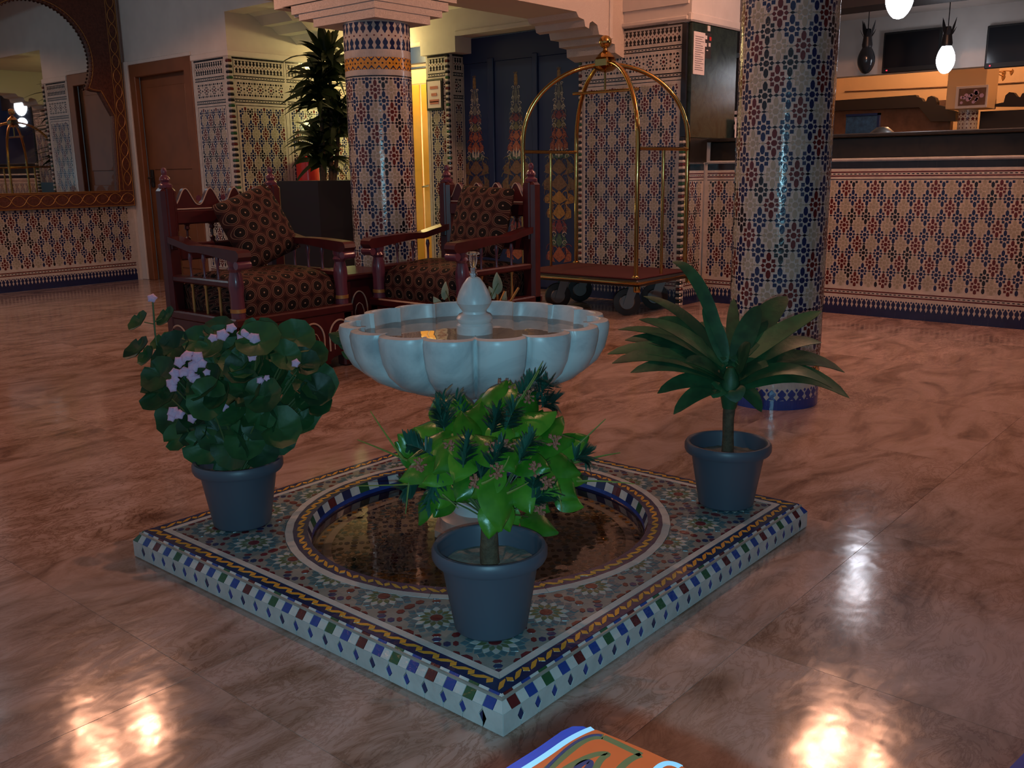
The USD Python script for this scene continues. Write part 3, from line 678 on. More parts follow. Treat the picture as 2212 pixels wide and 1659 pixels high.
# field of star rosettes between the border and the ring
RW = .548
half = top_half - .058
field = sbox(CX - half, CY - half, CX + half, CY + half).difference(Point(BX, BY).buffer(RW + .001, 64))
def kite(r0, r1, w, a, c=(0, 0), sh=.55):
    m = r0 + (r1 - r0) * sh; ca, sa = math.cos(a), math.sin(a)
    return [(c[0] + x * ca - y * sa, c[1] + x * sa + y * ca) for x, y in ((r0, 0), (m, -w), (r1, 0), (m, w))]
def hexa(l, w, a, c):
    ca, sa = math.cos(a), math.sin(a)
    return [(c[0] + x * ca - y * sa, c[1] + x * sa + y * ca) for x, y in ((-l, 0), (-l * .5, -w), (l * .5, -w), (l, 0), (l * .5, w), (-l * .5, w))]
def rosettes(cx, cy, s, n, cols):
    red, grn, wht, bl, tl, cor, cor2 = cols; out = []
    for i in range(-n, n + 1):
        for j in range(-n, n + 1):
            c = (cx + i * s, cy + j * s)
            out.append((red, ngon(10, .085 * s, PI / 10, 1, 1, c)))
            for k in range(12):
                a = k * PI / 6
                out += [(grn, kite(.10 * s, .225 * s, .040 * s, a, c)), (wht, kite(.165 * s, .305 * s, .050 * s, a + PI / 12, c)),
                        (bl, kite(.235 * s, .375 * s, .056 * s, a, c, .5)), (tl, kite(.310 * s, .425 * s, .056 * s, a + PI / 12, c, .5))]
            for a in (0, PI / 2):
                m = (c[0] + .5 * s * math.cos(a), c[1] + .5 * s * math.sin(a))
                out.append((red, hexa(.094 * s, .053 * s, a + PI / 2, m)))
                for q in (-1, 1):
                    out.append((red, hexa(.064 * s, .048 * s, a + PI / 2 + q * .35, (m[0] - q * .175 * s * math.sin(a) - .015 * s * math.cos(a), m[1] + q * .175 * s * math.cos(a) - .015 * s * math.sin(a)))))
            m = (c[0] + .5 * s, c[1] + .5 * s)
            out.append((cor, ngon(8, .060 * s, PI / 8, 1, 1, m)))
            for a in range(4):
                t = a * PI / 2 + PI / 4
                out.append((cor2, hexa(.060 * s, .044 * s, t + PI / 2, (m[0] + .125 * s * math.cos(t), m[1] + .125 * s * math.sin(t)))))
            for a in range(4):
                t = a * PI / 2 + PI / 4
                out.append((red, hexa(.06 * s, .034 * s, t + PI / 2, (c[0] + .475 * s * math.cos(t), c[1] + .475 * s * math.sin(t)))))
    return out
def keep(pieces, region, h):
    res = []
    from shapely import prepare
    prepare(region)
    for k, P in pieces:
        pg = Polygon(P)
        if not region.intersects(pg): continue
        if not region.contains(pg):
            pg = region.intersection(pg)
            if pg.geom_type != 'Polygon' or pg.area < 2e-5: continue
            pg = pg.simplify(.0004); P = list(pg.exterior.coords)[:-1]
            if len(P) < 3: continue
        res.append((k, P, h + rnd.random() * .0006))
    return res
flat = lambda z: (lambda u, v, h: np.c_[u, v, z + h])
fld = keep(rosettes(CX, CY, half * 2 / 7, 4, ('fred', 'fgreen', 'fwhite', 'fteal', 'fteal', 'fpurple', 'fblue')), field, .0012)
camd = lambda pc: -np.hypot(sum(x for x, y in pc[1]) / len(pc[1]), sum(y for x, y in pc[1]) / len(pc[1])) + (0.25 if len(pc[1]) >= 6 else 0)
obj('field_bed', prism(field, .0012, 'xy', HZ - .0018), M['fbed'], plat)
lay(fld, flat(HZ - .001), plat, 'mosaic_tile', 300, camd)
# ring round the basin: white, then blue with a yellow braid
def ring_tiles(r0, r1, n, z, h, key, name, gap=.0006, sub=2, single=True):
    for i in range(n):
        a = np.linspace(2 * PI * i / n, 2 * PI * (i + 1) / n, sub + 1)
        ga, gb = a.copy(), a.copy()
        ga[0] += gap / r0; ga[-1] -= gap / r0
        P = [(BX + r1 * math.cos(t), BY + r1 * math.sin(t)) for t in ga] + [(BX + r0 * math.cos(t), BY + r0 * math.sin(t)) for t in ga[::-1]]
        V, F = prism_arrays(P, h, flat(z)); obj(name, (V, F), M[key(i) if callable(key) else key], plat)
ring_tiles(.527, RW, 24, HZ - .001, .0014, 'edgewhite', 'ring_tile')
ring_tiles(BR + .001, .5265, 24, HZ - .001, .0012, 'blue', 'ring_band_tile')
NB = 66
for i in range(NB):
    t = 2 * PI * i / NB; rm = (.527 + BR) / 2
    R3 = lambda u, v, h: np.c_[BX + (rm + v) * np.cos(t + u / rm), BY + (rm + v) * np.sin(t + u / rm), np.full(len(u), HZ - .001) + h]
    V, F = prism_arrays(ngon(4, 1, 0, .0085, .0105), .002, R3); obj('ring_braid_tile', (V, F), M['yellow'], plat)
    du = PI * rm / NB
    V, F = prism_arrays([(du - .018, -.009), (du - .004, -.0075), (du + .016, .005), (du + .018, .009), (du + .002, .0075), (du - .013, -.004)], .002, R3); obj('ring_braid_tile', (V, F), M['yellow'], plat)
# the basin's lip and wall: striped tiles, a plain blue course, and the floor under water
NS = 76
for i in range(NS):
    key = 'edgewhite' if i % 2 == 0 else ['blue', 'green', 'blue', 'red'][(i // 2) % 4]
    a, b = 2 * PI * i / NS + .0016, 2 * PI * (i + 1) / NS - .0016
    q = [(BR, HZ), (BR - .007, HZ - .026), (BR + .0, HZ - .026)]
    V = []
    for t in (a, (a + b) / 2, b):
        for r, z in ((BR + .001, HZ), (BR - .008, HZ - .026), (BR + .006, HZ - .026)): V.append((BX + r * math.cos(t), BY + r * math.sin(t), z))
    F = []
    for s in range(2):
        p_, n_ = s * 3, s * 3 + 3
        for x, y in ((0, 1), (1, 2), (2, 0)): F += [(p_ + x, n_ + x, n_ + y), (p_ + x, n_ + y, p_ + y)]
    F += [(0, 1, 2), (6, 8, 7)]
    obj('lip_tile', (np.array(V), np.array(F)), M[key], plat)
WZ = .036
aa = np.linspace(0, 2 * PI, 97)
wall = grid_mesh(np.array([[(BX + r * math.cos(t), BY + r * math.sin(t), z) for r, z in ((BR - .004, HZ - .026), (BR - .009, WZ - .004), (BR - .012, .006))] for t in aa]))
obj('basin_wall', wall, M['royal'], plat)
obj('basin_floor', lathe([(0, .001), (BR + .003, .001), (BR + .003, .005), (0, .005)], 64, (BX, BY, 0)), M['grout'], plat)
ring_tiles(.425, .447, 24, .005, .0014, 'white', 'basin_ring_tile')
bf = Point(BX, BY).buffer(.424, 64)
bfl = keep(rosettes(BX, BY, .170, 3, ('black', 'fdull', 'fsand', 'fteal', 'fdull', 'black', 'fblue')), bf, .0012)
bfl += [('yellow' if k % 2 else 'blue', ngon(4, .009, 0, 1, 1, (BX + .458 * math.cos(k * 2 * PI / 110), BY + .458 * math.sin(k * 2 * PI / 110))), .001) for k in range(110)]
lay(bfl, flat(.005), plat, 'basin_mosaic_tile', 0, None)
wat = obj('basin_water', lathe([(BR - .009, WZ), (0, WZ)], 96, (BX, BY, 0)), M['water'], None, smooth=30)
tag(wat, 'still shallow water filling the round mosaic basin', 'water')

# ---------------------------------------------------------------- the white marble fountain
ft = thing('marble_fountain', 'white marble fountain with a scalloped bowl on a pedestal and a bulb finial', 'fountain')
obj('pedestal_base', cat_([prism(ngon(8, .135, PI / 8 + .7, 1, 1, (CX, CY)), .05, 'xy', .006), lathe([(0, .056), (.115, .056), (.112, .085), (.085, .10), (0, .10)], 32, (CX, CY, 0))]), M['rose'], ft, smooth=35)
obj('pedestal', lathe([(0, .10), (.075, .10), (.08, .13), (.06, .16), (.058, .22), (.07, .28), (.085, .33), (.07, .36), (.068, .40), (.09, .44), (.12, .47), (0, .48)], 40, (CX, CY, 0)), M['marble'], ft, smooth=35)
NL = 16; camaz = math.atan2(-CY, -CX)
prof = [(.06, .452), (.11, .452), (.18, .466), (.245, .487), (.30, .513), (.338, .545), (.358, .58), (.367, .615), (.370, .640), (.366, .652), (.345, .655), (.338, .650), (.335, .625), (.328, .600), (.26, .585), (.10, .575), (.0, .575)]
wgt = [0, .25, .5, .8, 1, 1, 1, 1, 1, 1, 1, .75, .7, .6, .2, 0, 0]
rows = []
NA = NL * 20
for i in range(NA):
    t = 2 * PI * i / NA; ph = (i % 20) / 20.0; x = abs(2 * ph - 1)          # x = 1 on a seam
    lob = 1 - .080 * x ** 2.4 - (.026 if x > .99 else 0)
    deep = (i // 20) % 16 in (0, 1) and x > .99
    rows.append([(r * (1 - w * (1 - lob) - (w * .02 if deep else 0)) * math.cos(t + camaz), r * (1 - w * (1 - lob) - (w * .02 if deep else 0)) * math.sin(t + camaz), z) for (r, z), w in zip(prof, wgt)])
V = np.array(rows); V[:, :, 0] += CX; V[:, :, 1] += CY
obj('bowl', grid_mesh(V, True), M['marble'], ft, smooth=28)
obj('bowl_water', lathe([(.323, .613), (0, .613)], 64, (CX, CY, 0)), M['water'], ft)
obj('finial', lathe([(0, .575), (.050, .575), (.050, .636), (.047, .640), (.045, .642), (.049, .648), (.050, .655), (.044, .663), (.033, .668), (.032, .674), (.040, .684), (.0478, .697), (.0472, .708), (.041, .727), (.030, .748), (.018, .764), (.011, .768), (0, .768)], 48, (CX, CY, 0)), M['marble'], ft, smooth=30)
obj('nozzle', lathe([(0, .766), (.009, .766), (.009, .771), (.011, .772), (.011, .778), (.008, .779), (.008, .785), (.0085, .787), (.0085, .791), (.006, .793), (0, .793)], 24, (CX, CY, 0)), M['chrome'], ft, smooth=30)
obj('water_jet', lathe([(.0, .793), (.006, .793), (.0095, .803), (.0115, .815), (.0105, .823), (.011, .827), (.017, .8275), (.020, .830), (.016, .834), (.006, .836), (0, .836)], 24, (CX, CY, 0)), M['clearglass'], ft, smooth=50)
# ---------------------------------------------------------------- the arched mirror on the left wall
mi = thing('arched_mirror', 'large wall mirror with a carved dark wooden frame and a horseshoe arch', 'mirror')
AXC, AZC, AR = 4.106, 2.12, .50
t = np.linspace(-.62, PI + .62, 60)
archpts = [(AXC + AR * math.cos(a), AZC + AR * math.sin(a)) for a in t]
right = [(4.745, .90), (4.775, 1.62), (4.735, 1.70), (4.70, 1.77), (4.665, 1.84), (4.60, 1.845), (4.555, 1.86)]
left = [(2 * AXC - x, z) for x, z in right][::-1]
inner = Polygon(right + [p for p in archpts if p[1] > 1.84] + left)
outer = sbox(2 * AXC - 4.905, .748, 4.905, 2.95)
frame = outer.difference(inner)
obj('frame_board', prism(frame, .045, 'xz', 9.195), M['framewood'], mi)
obj('glass', bx(2 * AXC - 4.88, 4.88, 9.236, 9.243, .78, 2.9), M['mirror'], mi)
def line_mesh(pts, w, y, th=.004):
    return tube(np.c_[[p[0] for p in pts], np.full(len(pts), y - th * .3), [p[1] for p in pts]], w, 5)
bits = [line_mesh(list(inner.buffer(.012).exterior.coords), .0045, 9.195), line_mesh([(2 * AXC - 4.9, .90), (4.9, .90)], .003, 9.195), line_mesh([(2 * AXC - 4.9, .755), (4.9, .755)], .004, 9.195),
        line_mesh([(4.897, .75), (4.897, 2.94)], .004, 9.195), line_mesh([(4.80, .90), (4.80, 2.94)], .003, 9.195)]
def lattice(x0, x1, zz0, zz1, n, vertical):
    """Interlaced lozenges: the painted strapwork along the frame."""
    res = []
    for s in (1, -1):
        q = np.linspace(0, 1, n * 10 + 1); ph = q * n * 2 * PI
        w = .5 + s * .42 * np.sign(np.sin(ph / 2)) * np.abs(np.sin(ph / 2)) ** .7
        res.append([(x0 + (x1 - x0) * wi, zz0 + (zz1 - zz0) * qi) if vertical else (x0 + (x1 - x0) * qi, zz0 + (zz1 - zz0) * wi) for wi, qi in zip(w, q)])
    return res
for L in lattice(4.805, 4.892, .95, 2.9, 14, True) + lattice(2 * AXC - 4.9, 4.9, .77, .885, 12, False): bits.append(line_mesh(L, .004, 9.195))
obj('painted_strapwork', cat_(bits), M['gold'], mi)
fr_t = []
for (x, z) in [p for p in archpts if p[1] > 1.86][::1]: fr_t.append(trimesh.creation.icosphere(1, .012).apply_translation((x, 9.2, z)))
obj('carved_beading', cat_(fr_t), M['framewood'], mi)

# ---------------------------------------------------------------- the carved red armchairs
def finial(x, y, z):
    return lathe([(0, z), (.034, z), (.036, z + .015), (.02, z + .028), (.028, z + .04), (.026, z + .052), (.012, z + .066), (.014, z + .074), (.016, z + .086), (.011, z + .1), (0, z + .105)], 16, (x, y, 0))
def rounded_bar(x0, x1, y0, y1, z0, z1, b=.008): return bx(x0, x1, y0, y1, z0, z1, b)
def arch_line(c, w, z0, h, lobed=False, n=22):
    a = np.linspace(0, PI, n); r = 1 + (.05 * np.abs(np.sin(a * 5)) if lobed else 0)
    top = [(c - w * math.cos(q) * (rr_ if lobed else 1), z0 + h * .45 + h * .55 * math.sin(q) * (rr_ if lobed else 1)) for q, rr_ in zip(a, np.broadcast_to(r, (n,)))]
    return [(c - w, z0)] + top + [(c + w, z0)]
W2, D2 = .33, .29        # half spacing of the posts
def make_chair(label):
    """Local frame: the sitter looks along -y; the origin is the middle of the footprint."""
    t = thing('carved_armchair', label, 'armchair')
    for s in (-1, 1):
        po = cat_([rounded_bar(s * W2 - .045, s * W2 + .045, D2 - .040, D2 + .040, .0, .985, .018), rounded_bar(s * W2 - .022, s * W2 + .022, D2 - .046, D2 - .03, .66, .985, .007)])
        p_ = obj('back_post', po, M['redwood'], t)
        obj('finial', finial(s * W2, D2, .983), M['redwood2'], p_, smooth=40)
    # crest board with its wavy cream edge
    n = 120; q = np.linspace(-W2 + .03, W2 - .03, n)
    zt = .915 + .085 * np.abs(np.sin((q + W2 - .03) / (2 * W2 - .06) * PI * 4 + PI / 2 * 0 + PI / 2)) ** 1.6
    zt = .895 + .085 * (0.5 + 0.5 * np.cos((q + W2 - .03) / (2 * W2 - .06) * 2 * PI * 4 + PI)) ** 1.3
    zt = zt[::-1] * 0 + .895 + .085 * (0.5 - 0.5 * np.cos((q + W2 - .03) / (2 * W2 - .06) * 2 * PI * 4)) ** 1.2
    cr = obj('crest_board', prism(Polygon(list(zip(q, zt)) + [(W2 - .03, .865), (-W2 + .03, .865)]), .025, 'xz', D2 - .012), M['redwood'], t)
    obj('crest_edging', cat_([tube(np.c_[q, np.full(n, D2 - .013), zt - .004], .0032, 5), bx(-W2 + .03, W2 - .03, D2 - .017, D2 - .011, .868, .874)]), M['cream'], cr)
    for s in (-1, 0, 1): obj('rosette', cat_([prism(ngon(8, .016, 0, 1, 1, (s * (2 * W2 - .06) / 4, .925)), .004, 'xz', D2 - .016)]), M['redwood2'], cr)
    obj('back_rail', rounded_bar(-W2 + .03, W2 - .03, D2 - .024, D2 + .024, .79, .865), M['redwood'], t)
    obj('back_rail', rounded_bar(-W2 + .03, W2 - .03, D2 - .022, D2 + .022, .60, .69), M['redwood'], t)
    for k in range(4):
        xx = -W2 + .03 + (k + .5) * (2 * W2 - .06) / 4
        obj('back_spindle', lathe([(0, .685), (.02, .685), (.012, .70), (.016, .715), (.006, .725), (.006, .755), (.016, .765), (.012, .78), (.02, .792), (0, .792)], 12, (xx, D2, 0)), M['redwood'], t, smooth=40)
    for s in (-1, 1):
        # arm: swelling forward into a scroll
        yy = np.linspace(D2 - .03, -D2 - .075, 30); f = np.linspace(0, 1, 30)
        top = .735 - .05 * np.minimum(1, f * 3) + .012 * np.sin(f * PI) ; th = .035 + .022 * np.clip((f - .45) * 2.2, 0, 1)
        out = list(zip(yy, top)) + [(-D2 - .09, top[-1] - .012), (-D2 - .095, top[-1] - .032), (-D2 - .08, top[-1] - .05)] + list(zip(yy[::-1], (top - th)[::-1]))
        arm = prism(Polygon(out).buffer(0), .075, 'yz', s * W2 - .0375)
        a_ = obj('arm', arm, M['redwood'], t)
        obj('scroll', cat_([lathe([(0, -.04), (.020, -.04), (.022, -.03), (.022, .03), (.020, .04), (0, .04)], 16).apply_transform(trimesh.transformations.rotation_matrix(PI / 2, (0, 1, 0))).apply_translation((s * W2, -D2 - .07, top[-1] - .045 - .028))]), M['redwood2'], a_, smooth=40)
        c_ = obj('front_column', lathe([(0, .34), (.036, .34), (.036, .375), (.03, .38), (.036, .39), (.034, .46), (.039, .50), (.036, .54), (.028, .575), (.038, .59), (.03, .605), (.036, .62), (.036, .655), (0, .655)], 20, (s * W2, -D2, 0)), M['redwood2'], t, smooth=40)
        obj('gilt_ring', lathe([(.030, .372), (.0385, .374), (.0385, .392), (.030, .394)], 20, (s * W2, -D2, 0)), M['gold'], c_, smooth=40)
        for k in range(3):
            y_ = -D2 + .15 + k * .125
            sp = obj('arm_spindle', lathe([(0, .50), (.010, .50), (.014, .52), (.006, .54), (.007, .60), (.012, .625), (.008, .65), (0, .65)], 10, (s * W2, y_, 0)), M['redwood2'], t, smooth=40)
            obj('gilt_spindle', lathe([(0, .345), (.007, .345), (.008, .40), (.0065, .47), (.010, .485), (.010, .50), (0, .50)], 10, (s * W2, y_, 0)), M['gold'], sp, smooth=40)
        obj('side_rail', rounded_bar(s * W2 - .03, s * W2 + .03, -D2, D2, .495, .53), M['redwood'], t)
    # box base: rails over arcaded aprons on short feet
    b = W2 + .045; d = D2 + .045
    obj('seat_frame', cat_([rounded_bar(-b, b, -d, d, .30, .345)]), M['redwood'], t)
    for (nm, x0, x1, y0, y1) in (('apron', -b + .01, b - .01, -d + .005, -d + .03), ('apron', -b + .01, b - .01, d - .03, d - .005), ('apron', -b + .005, -b + .03, -d + .01, d - .01), ('apron', b - .03, b - .005, -d + .01, d - .01)):
        along = 'x' if x1 - x0 > y1 - y0 else 'y'
        lo, hi = (x0, x1) if along == 'x' else (y0, y1); nA = 4 if along == 'x' else 3
        cut_ = sbox(lo, .03, hi, .30)
        sc = [Polygon(arch_line(lo + (k + .5) * (hi - lo) / nA, (hi - lo) / nA * .40, .02, .05)) for k in range(nA)]
        for p_ in sc: cut_ = cut_.difference(p_)
        ap = obj(nm, prism(cut_, (y1 - y0) if along == 'x' else (x1 - x0), 'xz' if along == 'x' else 'yz', y0 if along == 'x' else x0), M['redwood'], t)
        L = []
        for k in range(nA):
            c = lo + (k + .5) * (hi - lo) / nA; w = (hi - lo) / nA * .40
            for ww, zz, hh, lb in ((w, .10, .165, False), (w * .55, .105, .105, True)):
                pts = np.array(arch_line(c, ww, zz, hh, lb))
                for (e, sg) in (((y0, -1) if along == 'x' else (x0, -1)), ((y1, 1) if along == 'x' else (x1, 1))):
                    P = np.c_[pts[:, 0], np.full(len(pts), e), pts[:, 1]] if along == 'x' else np.c_[np.full(len(pts), e), pts[:, 0], pts[:, 1]]
                    L.append(tube(P, .0056 if not lb else .003, 5))
        obj('apron_tracery', cat_(L), M['cream'], ap)
    for sx in (-1, 1):
        for sy in (-1, 1): obj('foot', rounded_bar(sx * (b - .04) - .035, sx * (b - .04) + .035, sy * (d - .04) - .035, sy * (d - .04) + .035, 0, .31, .01), M['redwood'], t)
    return t
CH1 = (2.985, 4.36, 0); CH2 = (3.90, 3.76, -PI / 2)
ch = make_chair('dark red carved armchair on the left, its back towards the brown door')
tag(ch, group='carved red armchairs behind the fountain')
def move(t, loc, rz):
    t.ClearXformOpOrder(); t.AddTranslateOp().Set(Gf.Vec3d(*loc)); t.AddRotateZOp().Set(math.degrees(rz))
move(ch, (CH1[0], CH1[1], 0), 0)
dup(ch, (CH2[0], CH2[1], 0), CH2[2], 'dark red carved armchair nearer the luggage cart, behind the fountain finial')
def pillow(w, d, h, nu, nv, n=28, e=2.6):
    """A soft cushion with uv for its medallions; centred, thickness along z."""
    rows, uvs, F = [], [], []
    q = np.linspace(-1, 1, n)
    for sgn in (1, -1):
        base = len(rows)
        for a in q:
            for b in q:
                k = (max(0, 1 - abs(a) ** e) * max(0, 1 - abs(b) ** e)) ** .45
                pin = 1 - .06 * (abs(a) * abs(b)) ** 2 * 0
                rows.append((a * w / 2 * pin, b * d / 2 * pin, sgn * h / 2 * k)); uvs.append(((a + 1) / 2 * nu, (b + 1) / 2 * nv))
        for i in range(n - 1):
            for j in range(n - 1):
                p, q2, r, s = base + i * n + j, base + (i + 1) * n + j, base + (i + 1) * n + j + 1, base + i * n + j + 1
                F += [(p, q2, r), (p, r, s)] if sgn > 0 else [(p, r, q2), (p, s, r)]
    return np.array(rows), np.array(F), np.array(uvs)
def seat_block(w, d, h):
    """A thick boxed seat cushion: the pattern runs over its rounded front edge."""
    n, prof_ = 24, [(-d / 2, 0), (-d / 2 - .012, h * .3), (-d / 2 - .012, h * .62), (-d / 2 + .006, h * .86), (-d / 2 + .04, h * .98), (-d / 4, h * 1.06), (0, h * 1.1), (d / 4, h * 1.06), (d / 2 - .03, h * .98), (d / 2, h * .8), (d / 2, 0)]
    s = np.cumsum([0] + [math.dist(prof_[i], prof_[i + 1]) for i in range(len(prof_) - 1)])
    xs = np.linspace(-1, 1, n); V, UV, F = [], [], []
    for x in xs:
        k = (1 - abs(x) ** 8) ** .5 * .25 + .75
        for (y, z), l in zip(prof_, s): V.append((x * w / 2, y * (1 if abs(x) < .97 else .985), z * k)); UV.append((x * w / 2 / .085 + .5, l / .085 + .15))
    m = len(prof_)
    for i in range(n - 1):
        for j in range(m - 1):
            p, q, r, t_ = i * m + j, (i + 1) * m + j, (i + 1) * m + j + 1, i * m + j + 1
            F += [(p, q, r), (p, r, t_)]
    for e_ in (0, n - 1):
        b0 = len(V); V.append((xs[e_] * w / 2, 0, 0)); UV.append((0, 0))
        for j in range(m - 1): F.append((b0, e_ * m + j, e_ * m + j + 1) if e_ == 0 else (b0, e_ * m + j + 1, e_ * m + j))
    return np.array(V), np.array(F), np.array(UV)
V, F, UV = seat_block(.58, .56, .19)
for i, (c, lab) in enumerate(((CH1, 'thick medallion-patterned seat cushion on the left armchair'), (CH2, 'thick medallion-patterned seat cushion on the armchair nearer the cart'))):
    rz = 0 if i == 0 else CH2[2]; R = np.array([[math.cos(rz), -math.sin(rz), 0], [math.sin(rz), math.cos(rz), 0], [0, 0, 1]])
    obj('seat_cushion', (V @ R.T + np.array([c[0], c[1], .345]) , F), M['cushion'], None, smooth=True, uv=UV, label=lab, cat='cushion', group='seat cushions of the armchairs')
V, F, UV = pillow(.40, .40, .15, 4.8, 4.8)
def place_pillow(c, rz, lean, spin, off, lab):
    T = trimesh.transformations
    m4 = T.translation_matrix((c[0], c[1], 0)) @ T.rotation_matrix(rz, (0, 0, 1)) @ T.translation_matrix(off) @ T.rotation_matrix(PI / 2 - lean, (1, 0, 0)) @ T.rotation_matrix(spin, (0, 0, 1))
    obj('back_cushion', (V @ m4[:3, :3].T + m4[:3, 3], F), M['cushion'], None, smooth=True, uv=UV, label=lab, cat='cushion', group='back cushions of the armchairs')
place_pillow(CH1, 0, .35, .30, (.115, .14, .760), 'square medallion cushion leaning tilted against the left armchair back')
place_pillow(CH2, CH2[2], .3, -.05, (.08, .14, .765), 'square medallion cushion standing upright in the armchair nearer the cart')
# the little corner table between them
tb = thing('corner_table', 'low dark red corner table with arched sides between the two armchairs', 'table', (3.62, 4.36, 0))
obj('table_top', rounded_bar(-.20, .20, -.20, .20, .45, .485), M['redwood'], tb)
obj('table_body', rounded_bar(-.17, .17, -.17, .17, .06, .45), M['redwood'], tb)
for sx in (-1, 1):
    for sy in (-1, 1): obj('table_leg', rounded_bar(sx * .165 - .02, sx * .165 + .02, sy * .165 - .02, sy * .165 + .02, 0, .45), M['redwood'], tb)
L = []
for k in (-.08, .08):
    pts = np.array(arch_line(k, .06, .18, .2)); pt2 = np.array(arch_line(k, .033, .19, .12, True))
    for p_, w in ((pts, .004), (pt2, .0025)):
        L += [tube(np.c_[p_[:, 0], np.full(len(p_), -.171), p_[:, 1]], w, 5), tube(np.c_[np.full(len(p_), -.171), p_[:, 0], p_[:, 1]], w, 5)]
obj('arch_tracery', cat_(L), M['cream'], tb)

# ---------------------------------------------------------------- the brass luggage cart
X0, X1, Y0, Y1 = 5.60, 6.27, 3.64, 4.66
cart = thing('luggage_cart', 'brass birdcage luggage cart with crossed hoops, a ball on top and a red deck', 'luggage cart')
obj('deck', bx(X0 - .05, X1 + .02, Y0 - .05, Y1 + .05, .235, .285, .02), M['rubber'], cart)
obj('deck_carpet', bx(X0 - .035, X1 + .01, Y0 - .035, Y1 + .035, .284, .295, .004), M['carpet'], cart)
obj('deck_edge', cat_([tube([(X0 - .05, Y0 - .05, .262), (X0 - .05, Y1 + .05, .262), (X1 + .02, Y1 + .05, .262), (X1 + .02, Y0 - .05, .262)], .010, 8, True)]), M['brass'], cart, smooth=40)
mx, my = (X0 + X1) / 2, (Y0 + Y1) / 2; ZS, ZT = 1.22, 1.80
corners = [(X0, Y0), (X0, Y1), (X1, Y1), (X1, Y0)]
for k in range(2):
    a, b = np.array(corners[k]), np.array(corners[k + 2])
    pts = [(*a, .28), (*a, .7), (*a, ZS)]
    for q in np.linspace(0, PI, 33)[1:-1]:
        f = (1 - math.cos(q)) / 2
        pts.append((*(a + (b - a) * f), ZS + (ZT - ZS - .012 * k) * math.sin(q) ** .92))
    pts += [(*b, ZS), (*b, .7), (*b, .28)]
    obj('hoop', tube(pts, .0165, 14), M['brass'], cart, smooth=50)
for (x, y) in corners: obj('post_collar', lathe([(0, .28), (.028, .28), (.028, .30), (.020, .31), (.0, .31)], 16, (x, y, 0)), M['brass'], cart, smooth=40)
for (x, y) in corners: obj('post_cap', lathe([(0, .20), (.024, .20), (.026, .215), (.024, .24), (0, .24)], 16, (x - (.05 if x == X0 else -.02) * .6, y - (.05 if y == Y0 else -.05) * .6, 0)), M['brass'], cart, smooth=40)
for yy in (Y0, Y1):
    obj('end_rail', tube([(X0, yy, 1.18), (X1, yy, 1.18)], .013, 10), M['brass'], cart, smooth=40)
    obj('end_spindle', tube([(mx, yy, .29), (mx, yy, 1.18)], .011, 10), M['brass'], cart, smooth=40)
obj('hanging_rail', tube([(mx, Y0 + .22, 1.60), (mx, Y1 - .22, 1.60)], .011, 10), M['brass'], cart, smooth=40)
obj('hanging_rod', tube([(mx, my, 1.60), (mx, my, 1.80)], .008, 8), M['brass'], cart, smooth=40)
obj('crown_block', cat_([bx(mx - .06, mx + .06, my - .06, my + .06, 1.765, 1.835, .012), lathe([(0, 1.73), (.06, 1.745), (.09, 1.77), (0, 1.78)], 20, (mx, my, 0)), lathe([(0, 1.83), (.07, 1.835), (.045, 1.865), (.018, 1.885), (.014, 1.90), (.02, 1.905), (0, 1.905)], 24, (mx, my, 0))]), M['brass'], cart, smooth=35)
obj('ball', lathe([(0, 1.895)] + [(.046 * math.sin(a), 1.945 - .046 * math.cos(a)) for a in np.linspace(.25, PI, 20)], 32, (mx, my, 0)), M['brass'], cart, smooth=60)
for (x, y, ang) in ((X0 + .13, Y0 + .16, -.86), (X0 + .11, Y1 - .24, -.7), (X1 - .16, Y0 + .16, -1.0), (X1 - .14, Y1 - .14, -.8)):
    ca, sa = math.cos(ang), math.sin(ang); c0 = np.array([x, y])
    T = trimesh.transformations.rotation_matrix(ang, (0, 0, 1)); T[:2, 3] = c0
    wheel = lathe([(.0, -.022), (.062, -.022), (.098, -.018), (.100, 0), (.098, .018), (.062, .022), (0, .022)], 32)
    wheel.apply_transform(trimesh.transformations.rotation_matrix(PI / 2, (1, 0, 0))); wheel.apply_translation((0, 0, .1)); wheel.apply_transform(T)
    w_ = obj('wheel', wheel, M['rubber'], cart, smooth=40)
    hub = lathe([(0, -.027), (.052, -.027), (.058, -.022), (.058, .022), (.052, .027), (0, .027)], 24)
    hub.apply_transform(trimesh.transformations.rotation_matrix(PI / 2, (1, 0, 0))); hub.apply_translation((0, 0, .1)); hub.apply_transform(T); obj('hub', hub, M['darksteel'], w_, smooth=30)
    fk = []
    for s in (-1, 1):
        p_ = prism([(-.03, .08), (.03, .08), (.085, .225), (.015, .225)], .006, 'xz', s * .034 - .003); fk.append(p_)
    fk.append(bx(-.01, .11, -.04, .04, .222, .236)); fk = cat_(fk); fk.apply_transform(T); obj('caster_fork', fk, M['darksteel'], cart)
